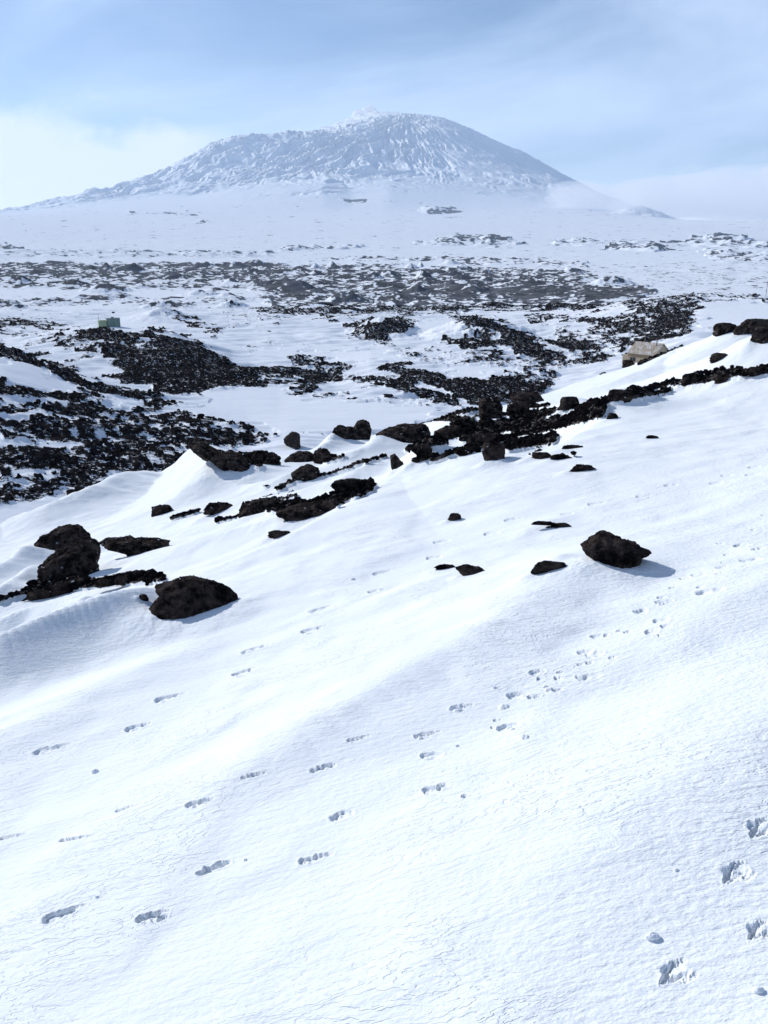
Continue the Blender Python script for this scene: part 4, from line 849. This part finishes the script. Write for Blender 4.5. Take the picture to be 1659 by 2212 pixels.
# wooden hut: eave runs right and towards the viewer, gable end faces right
a_, s_ = azs(1386, 762); hr = 212.0; hx, hy = hr * math.sin(a_), hr * math.cos(a_); eave = s_ * hr
hut = empty('wooden_hut', (hx, hy, eave - 2.6), -a_ - R(34))
tag(hut, 'old timber hut with snow dusted pitched roof below the right hand snow crest', 'hut')
Lh, Dh, Hr = 7.2, 6.0, 2.3
wl = boxes('wall', [(0, 0, -.9, Lh, .16, 3.2), (0, Dh, -.9, Lh, .16, 3.2)], M_WALL, hut)
V = [(Lh / 2, -.08, -.9), (Lh / 2, Dh + .08, -.9), (Lh / 2, Dh + .08, 2.45), (Lh / 2, Dh / 2, Hr + 2.35), (Lh / 2, -.08, 2.45)]
V += [(Lh / 2 - .15, y, z) for _, y, z in V]
poly('gable', V, [(0, 1, 2, 3, 4), (9, 8, 7, 6, 5), (0, 4, 9, 5), (1, 0, 5, 6), (2, 1, 6, 7), (3, 2, 7, 8), (4, 3, 8, 9)], M_WALL, hut)
V2 = [(-x, y, z) for x, y, z in V]
poly('gable', V2, [(4, 3, 2, 1, 0), (5, 6, 7, 8, 9), (5, 9, 4, 0), (6, 5, 0, 1), (7, 6, 1, 2), (8, 7, 2, 3), (9, 8, 3, 4)], M_WALL, hut)
oh = .45; Ls = Lh / 2 + .35; yr = Dh / 2; zt = Hr + 2.6
def slab(y0, z0): return [(-Ls, y0, z0), (Ls, y0, z0), (Ls, yr, zt), (-Ls, yr, zt), (-Ls, y0, z0 - .14), (Ls, y0, z0 - .14), (Ls, yr, zt - .14), (-Ls, yr, zt - .14)]
FS = [(0, 1, 2, 3), (7, 6, 5, 4), (0, 4, 5, 1), (1, 5, 6, 2), (2, 6, 7, 3), (3, 7, 4, 0)]
poly('roof', slab(-oh, 2.35), FS, M_ROOF, hut); poly('roof', [(x, Dh - y if abs(y - yr) > .01 else yr, z) for x, y, z in slab(-oh, 2.35)], [f[::-1] for f in FS], M_ROOF, hut)
boxes('fascia', [(0, -.12, 1.45, Lh + .3, .06, .82)], M_FASC, hut)
boxes('lean_to', [(-Lh / 2 - .9, 1.6, -.9, 1.7, 3.2, 2.6)], M_WALL, hut)
for wx0 in (-2.7, -1.9, 1.6):
    wdw = boxes('window', [(wx0, -.10, .35, .75, .06, .95)], M_POST, hut); boxes('pane', [(wx0, -.14, .42, .55, .03, .8)], M_GLASS, wdw)
boxes('door', [(.3, -.10, -.9, .9, .06, 2.0)], M_FASC, hut)
boxes('flue', [(2.5, yr - .8, zt - .6, .18, .18, 1.3)], M_POST, hut)
def pole(px, py0, py1, rr_, wpx, lab, name='pole', arms=0, m=M_POST):
    a_, s0_ = azs(px, py1); s1_ = azs(px, py0)[1]; x, y = rr_ * math.sin(a_), rr_ * math.cos(a_)
    zb_ = min(s0_ * rr_, ground_z(x, y)) - .2; zt_ = s1_ * rr_; w_ = wpx / FPX * rr_
    V, F = [], []
    n_ = 8; Hq = zt_ - zb_
    prof = [(0, w_ * .55), (Hq * .5, w_ * .5), (Hq * .97, w_ * .42), (Hq, w_ * .2)]
    for z_, rad_ in prof:
        for q in range(n_): V.append((rad_ * math.cos(q * 6.2832 / n_), rad_ * math.sin(q * 6.2832 / n_), z_))
    for l_ in range(3):
        for q in range(n_): F.append((l_ * n_ + q, l_ * n_ + (q + 1) % n_, (l_ + 1) * n_ + (q + 1) % n_, (l_ + 1) * n_ + q))
    F.append(tuple(range(3 * n_, 4 * n_)))
    o = poly(name, V, F, m); o.location = (x, y, zb_); tag(o, lab, 'pole'); return o
pole(1392.5, 704, 745, 222, 2.2, 'tall timber pole standing just behind the left end of the wooden hut', 'timber_pole')
pole(1407, 746, 764, 208, .8, 'thin short stake at the front corner of the wooden hut', 'stake')
pole(1654, 606, 642, 398, .9, 'thin mast on the far snow crest at the right edge', 'mast')
pole(1117, 724, 752, 262, 1.3, 'short dark post on the rocky hillock beyond the pond', 'marker_post')
m_w = flatmat('bleached post', (.7, .7, .7, 1)); pole(992, 675, 690, 322, 1.5, 'short pale post on top of the snowy hillock beyond the pond', 'marker_post', m=m_w)
# green hut
a_, s_ = azs(236, 704.5); gr = 281.0; gx, gy = gr * math.sin(a_), gr * math.cos(a_); gzv = s_ * gr
gh = empty('field_hut', (gx, gy, gzv), -a_ + R(8)); tag(gh, 'small flat roofed green hut on the crest of the dark left hand hill', 'hut')
w1 = 39 / FPX * gr * 1.06
boxes('cabin', [(w1 * .2, 0, -.8, w1 * .60, 2.6, 3.1)], M_GREEN, gh)
boxes('annex', [(-w1 * .32, .1, -.8, w1 * .36, 2.2, 2.7)], M_PALE, gh)
boxes('roof', [(w1 * .2, 0, 2.31, w1 * .64, 2.8, .16)], M_GROOF, gh); boxes('trim', [(w1 * .0, -1.33, -.6, .12, .06, 2.8), (w1 * .3, -1.33, -.6, .12, .06, 2.8)], M_PALE, gh)
boxes('vent', [(w1 * .17, 0, 2.47, .8, .6, .35)], M_GROOF, gh)
pole(214, 678, 704, 281, .7, 'thin aerial mast at the left end of the green hut', 'aerial_mast')

# ---------------------------------------------------------------- steam over the summit, behind the crest
m_st = bpy.data.materials.new('steam'); m_st.use_nodes = True; t = m_st.node_tree; t.nodes.clear()
o_ = N(t, 'ShaderNodeOutputMaterial'); df = N(t, 'ShaderNodeBsdfDiffuse'); df.inputs[0].default_value = (1, 1, 1, 1); tl_ = N(t, 'ShaderNodeBsdfTranslucent'); tl_.inputs[0].default_value = (1, 1, 1, 1); mx_ = N(t, 'ShaderNodeMixShader'); mx_.inputs[0].default_value = .45; t.links.new(df.outputs[0], mx_.inputs[1]); t.links.new(tl_.outputs[0], mx_.inputs[2]); t.links.new(mx_.outputs[0], o_.inputs[0])

def puffs(name, lst, mt, vox):
    V, F, n0 = [], [], 0
    v, f = ICO[5]
    for px, py, r_, rx, ry, dp in lst:
        a_, s_ = azs(px, py - (1 if r_ > 20000 else 0)); nn_ = n3(v, 1.6, int(px)) * .35 + n3(v, 4, int(py)) * .14
        kq = 1.0 if r_ > 20000 else .95; rx_, ry_ = rx / FPX * r_ * kq, ry / FPX * r_ * kq
        q = v * (1 + nn_)[:, None] * np.array([rx_, dp, ry_]); q = q + np.array([r_ * math.sin(a_), r_ * math.cos(a_), s_ * r_])
        V.append(q); F.append(f + n0); n0 += len(q)
    o = link(name, mesh_from(name, np.concatenate(V), np.concatenate(F), mt)); o.data.materials[0] = mt
    md = o.modifiers.new('union', 'REMESH'); md.mode = 'VOXEL'; md.voxel_size = vox; md.use_smooth_shade = True
    return o
st = puffs('steam_plume', [(776, 252, 24600, 14, 11, 190), (798, 245, 24600, 16, 12, 210), (787, 258, 24600, 22, 12, 220), (815, 251, 24600, 12, 8, 160), (834, 250, 24600, 14, 6, 150), (856, 248, 24600, 12, 4, 120), (757, 264, 24600, 11, 7, 130), (733, 272, 24600, 13, 6, 140), (706, 279, 24600, 14, 4, 120), (765, 270, 24600, 30, 8, 170)], m_st, 17)
tag(st, 'small white puffs of steam rising from the volcano summit', 'steam')
m_mi = bpy.data.materials.new('mist'); m_mi.use_nodes = True; t = m_mi.node_tree; t.nodes.clear()
o_ = N(t, 'ShaderNodeOutputMaterial'); pv = N(t, 'ShaderNodeVolumePrincipled'); pv.inputs['Density'].default_value = .0011; pv.inputs['Color'].default_value = (.99, .99, 1, 1); t.links.new(pv.outputs[0], o_.inputs[1])
mi = puffs('cloud_bank', [(1290, 428, 13200, 100, 26, 700), (1420, 420, 13200, 120, 34, 900), (1560, 414, 13300, 130, 42, 900), (1710, 408, 13500, 150, 50, 1000), (1240, 408, 13600, 60, 16, 500), (1480, 446, 12800, 170, 22, 700), (1650, 452, 12800, 150, 26, 700)], m_mi, 55)
tag(mi, 'pale low cloud bank drifting across the right foot of the volcano', 'cloud')
HZ = True
if HZ:
    hm = bpy.data.materials.new('haze air'); hm.use_nodes = True; t = hm.node_tree; t.nodes.clear()
    o_ = N(t, 'ShaderNodeOutputMaterial'); pv = N(t, 'ShaderNodeVolumePrincipled'); pv.inputs['Density'].default_value = 2.6e-5
    pv.inputs['Color'].default_value = (.66, .82, 1, 1); pv.inputs['Anisotropy'].default_value = .2; t.links.new(pv.outputs[0], o_.inputs[1])
    zt_ = float(zg.max()) + 30; zb_ = float(zg.min()) - 1
    V = [(x, y, z) for z in (zb_, zt_) for x, y in ((-24500, -9000), (24500, -9000), (24500, 23600), (-24500, 23600))]
    hz = poly('haze', V, [(0, 3, 2, 1), (4, 5, 6, 7), (0, 1, 5, 4), (1, 2, 6, 5), (2, 3, 7, 6), (3, 0, 4, 7)], hm); tag(hz, 'thin blue air between the viewer and the volcano', 'haze', kind='stuff')
print('zrange', zg.min(), zg.max())
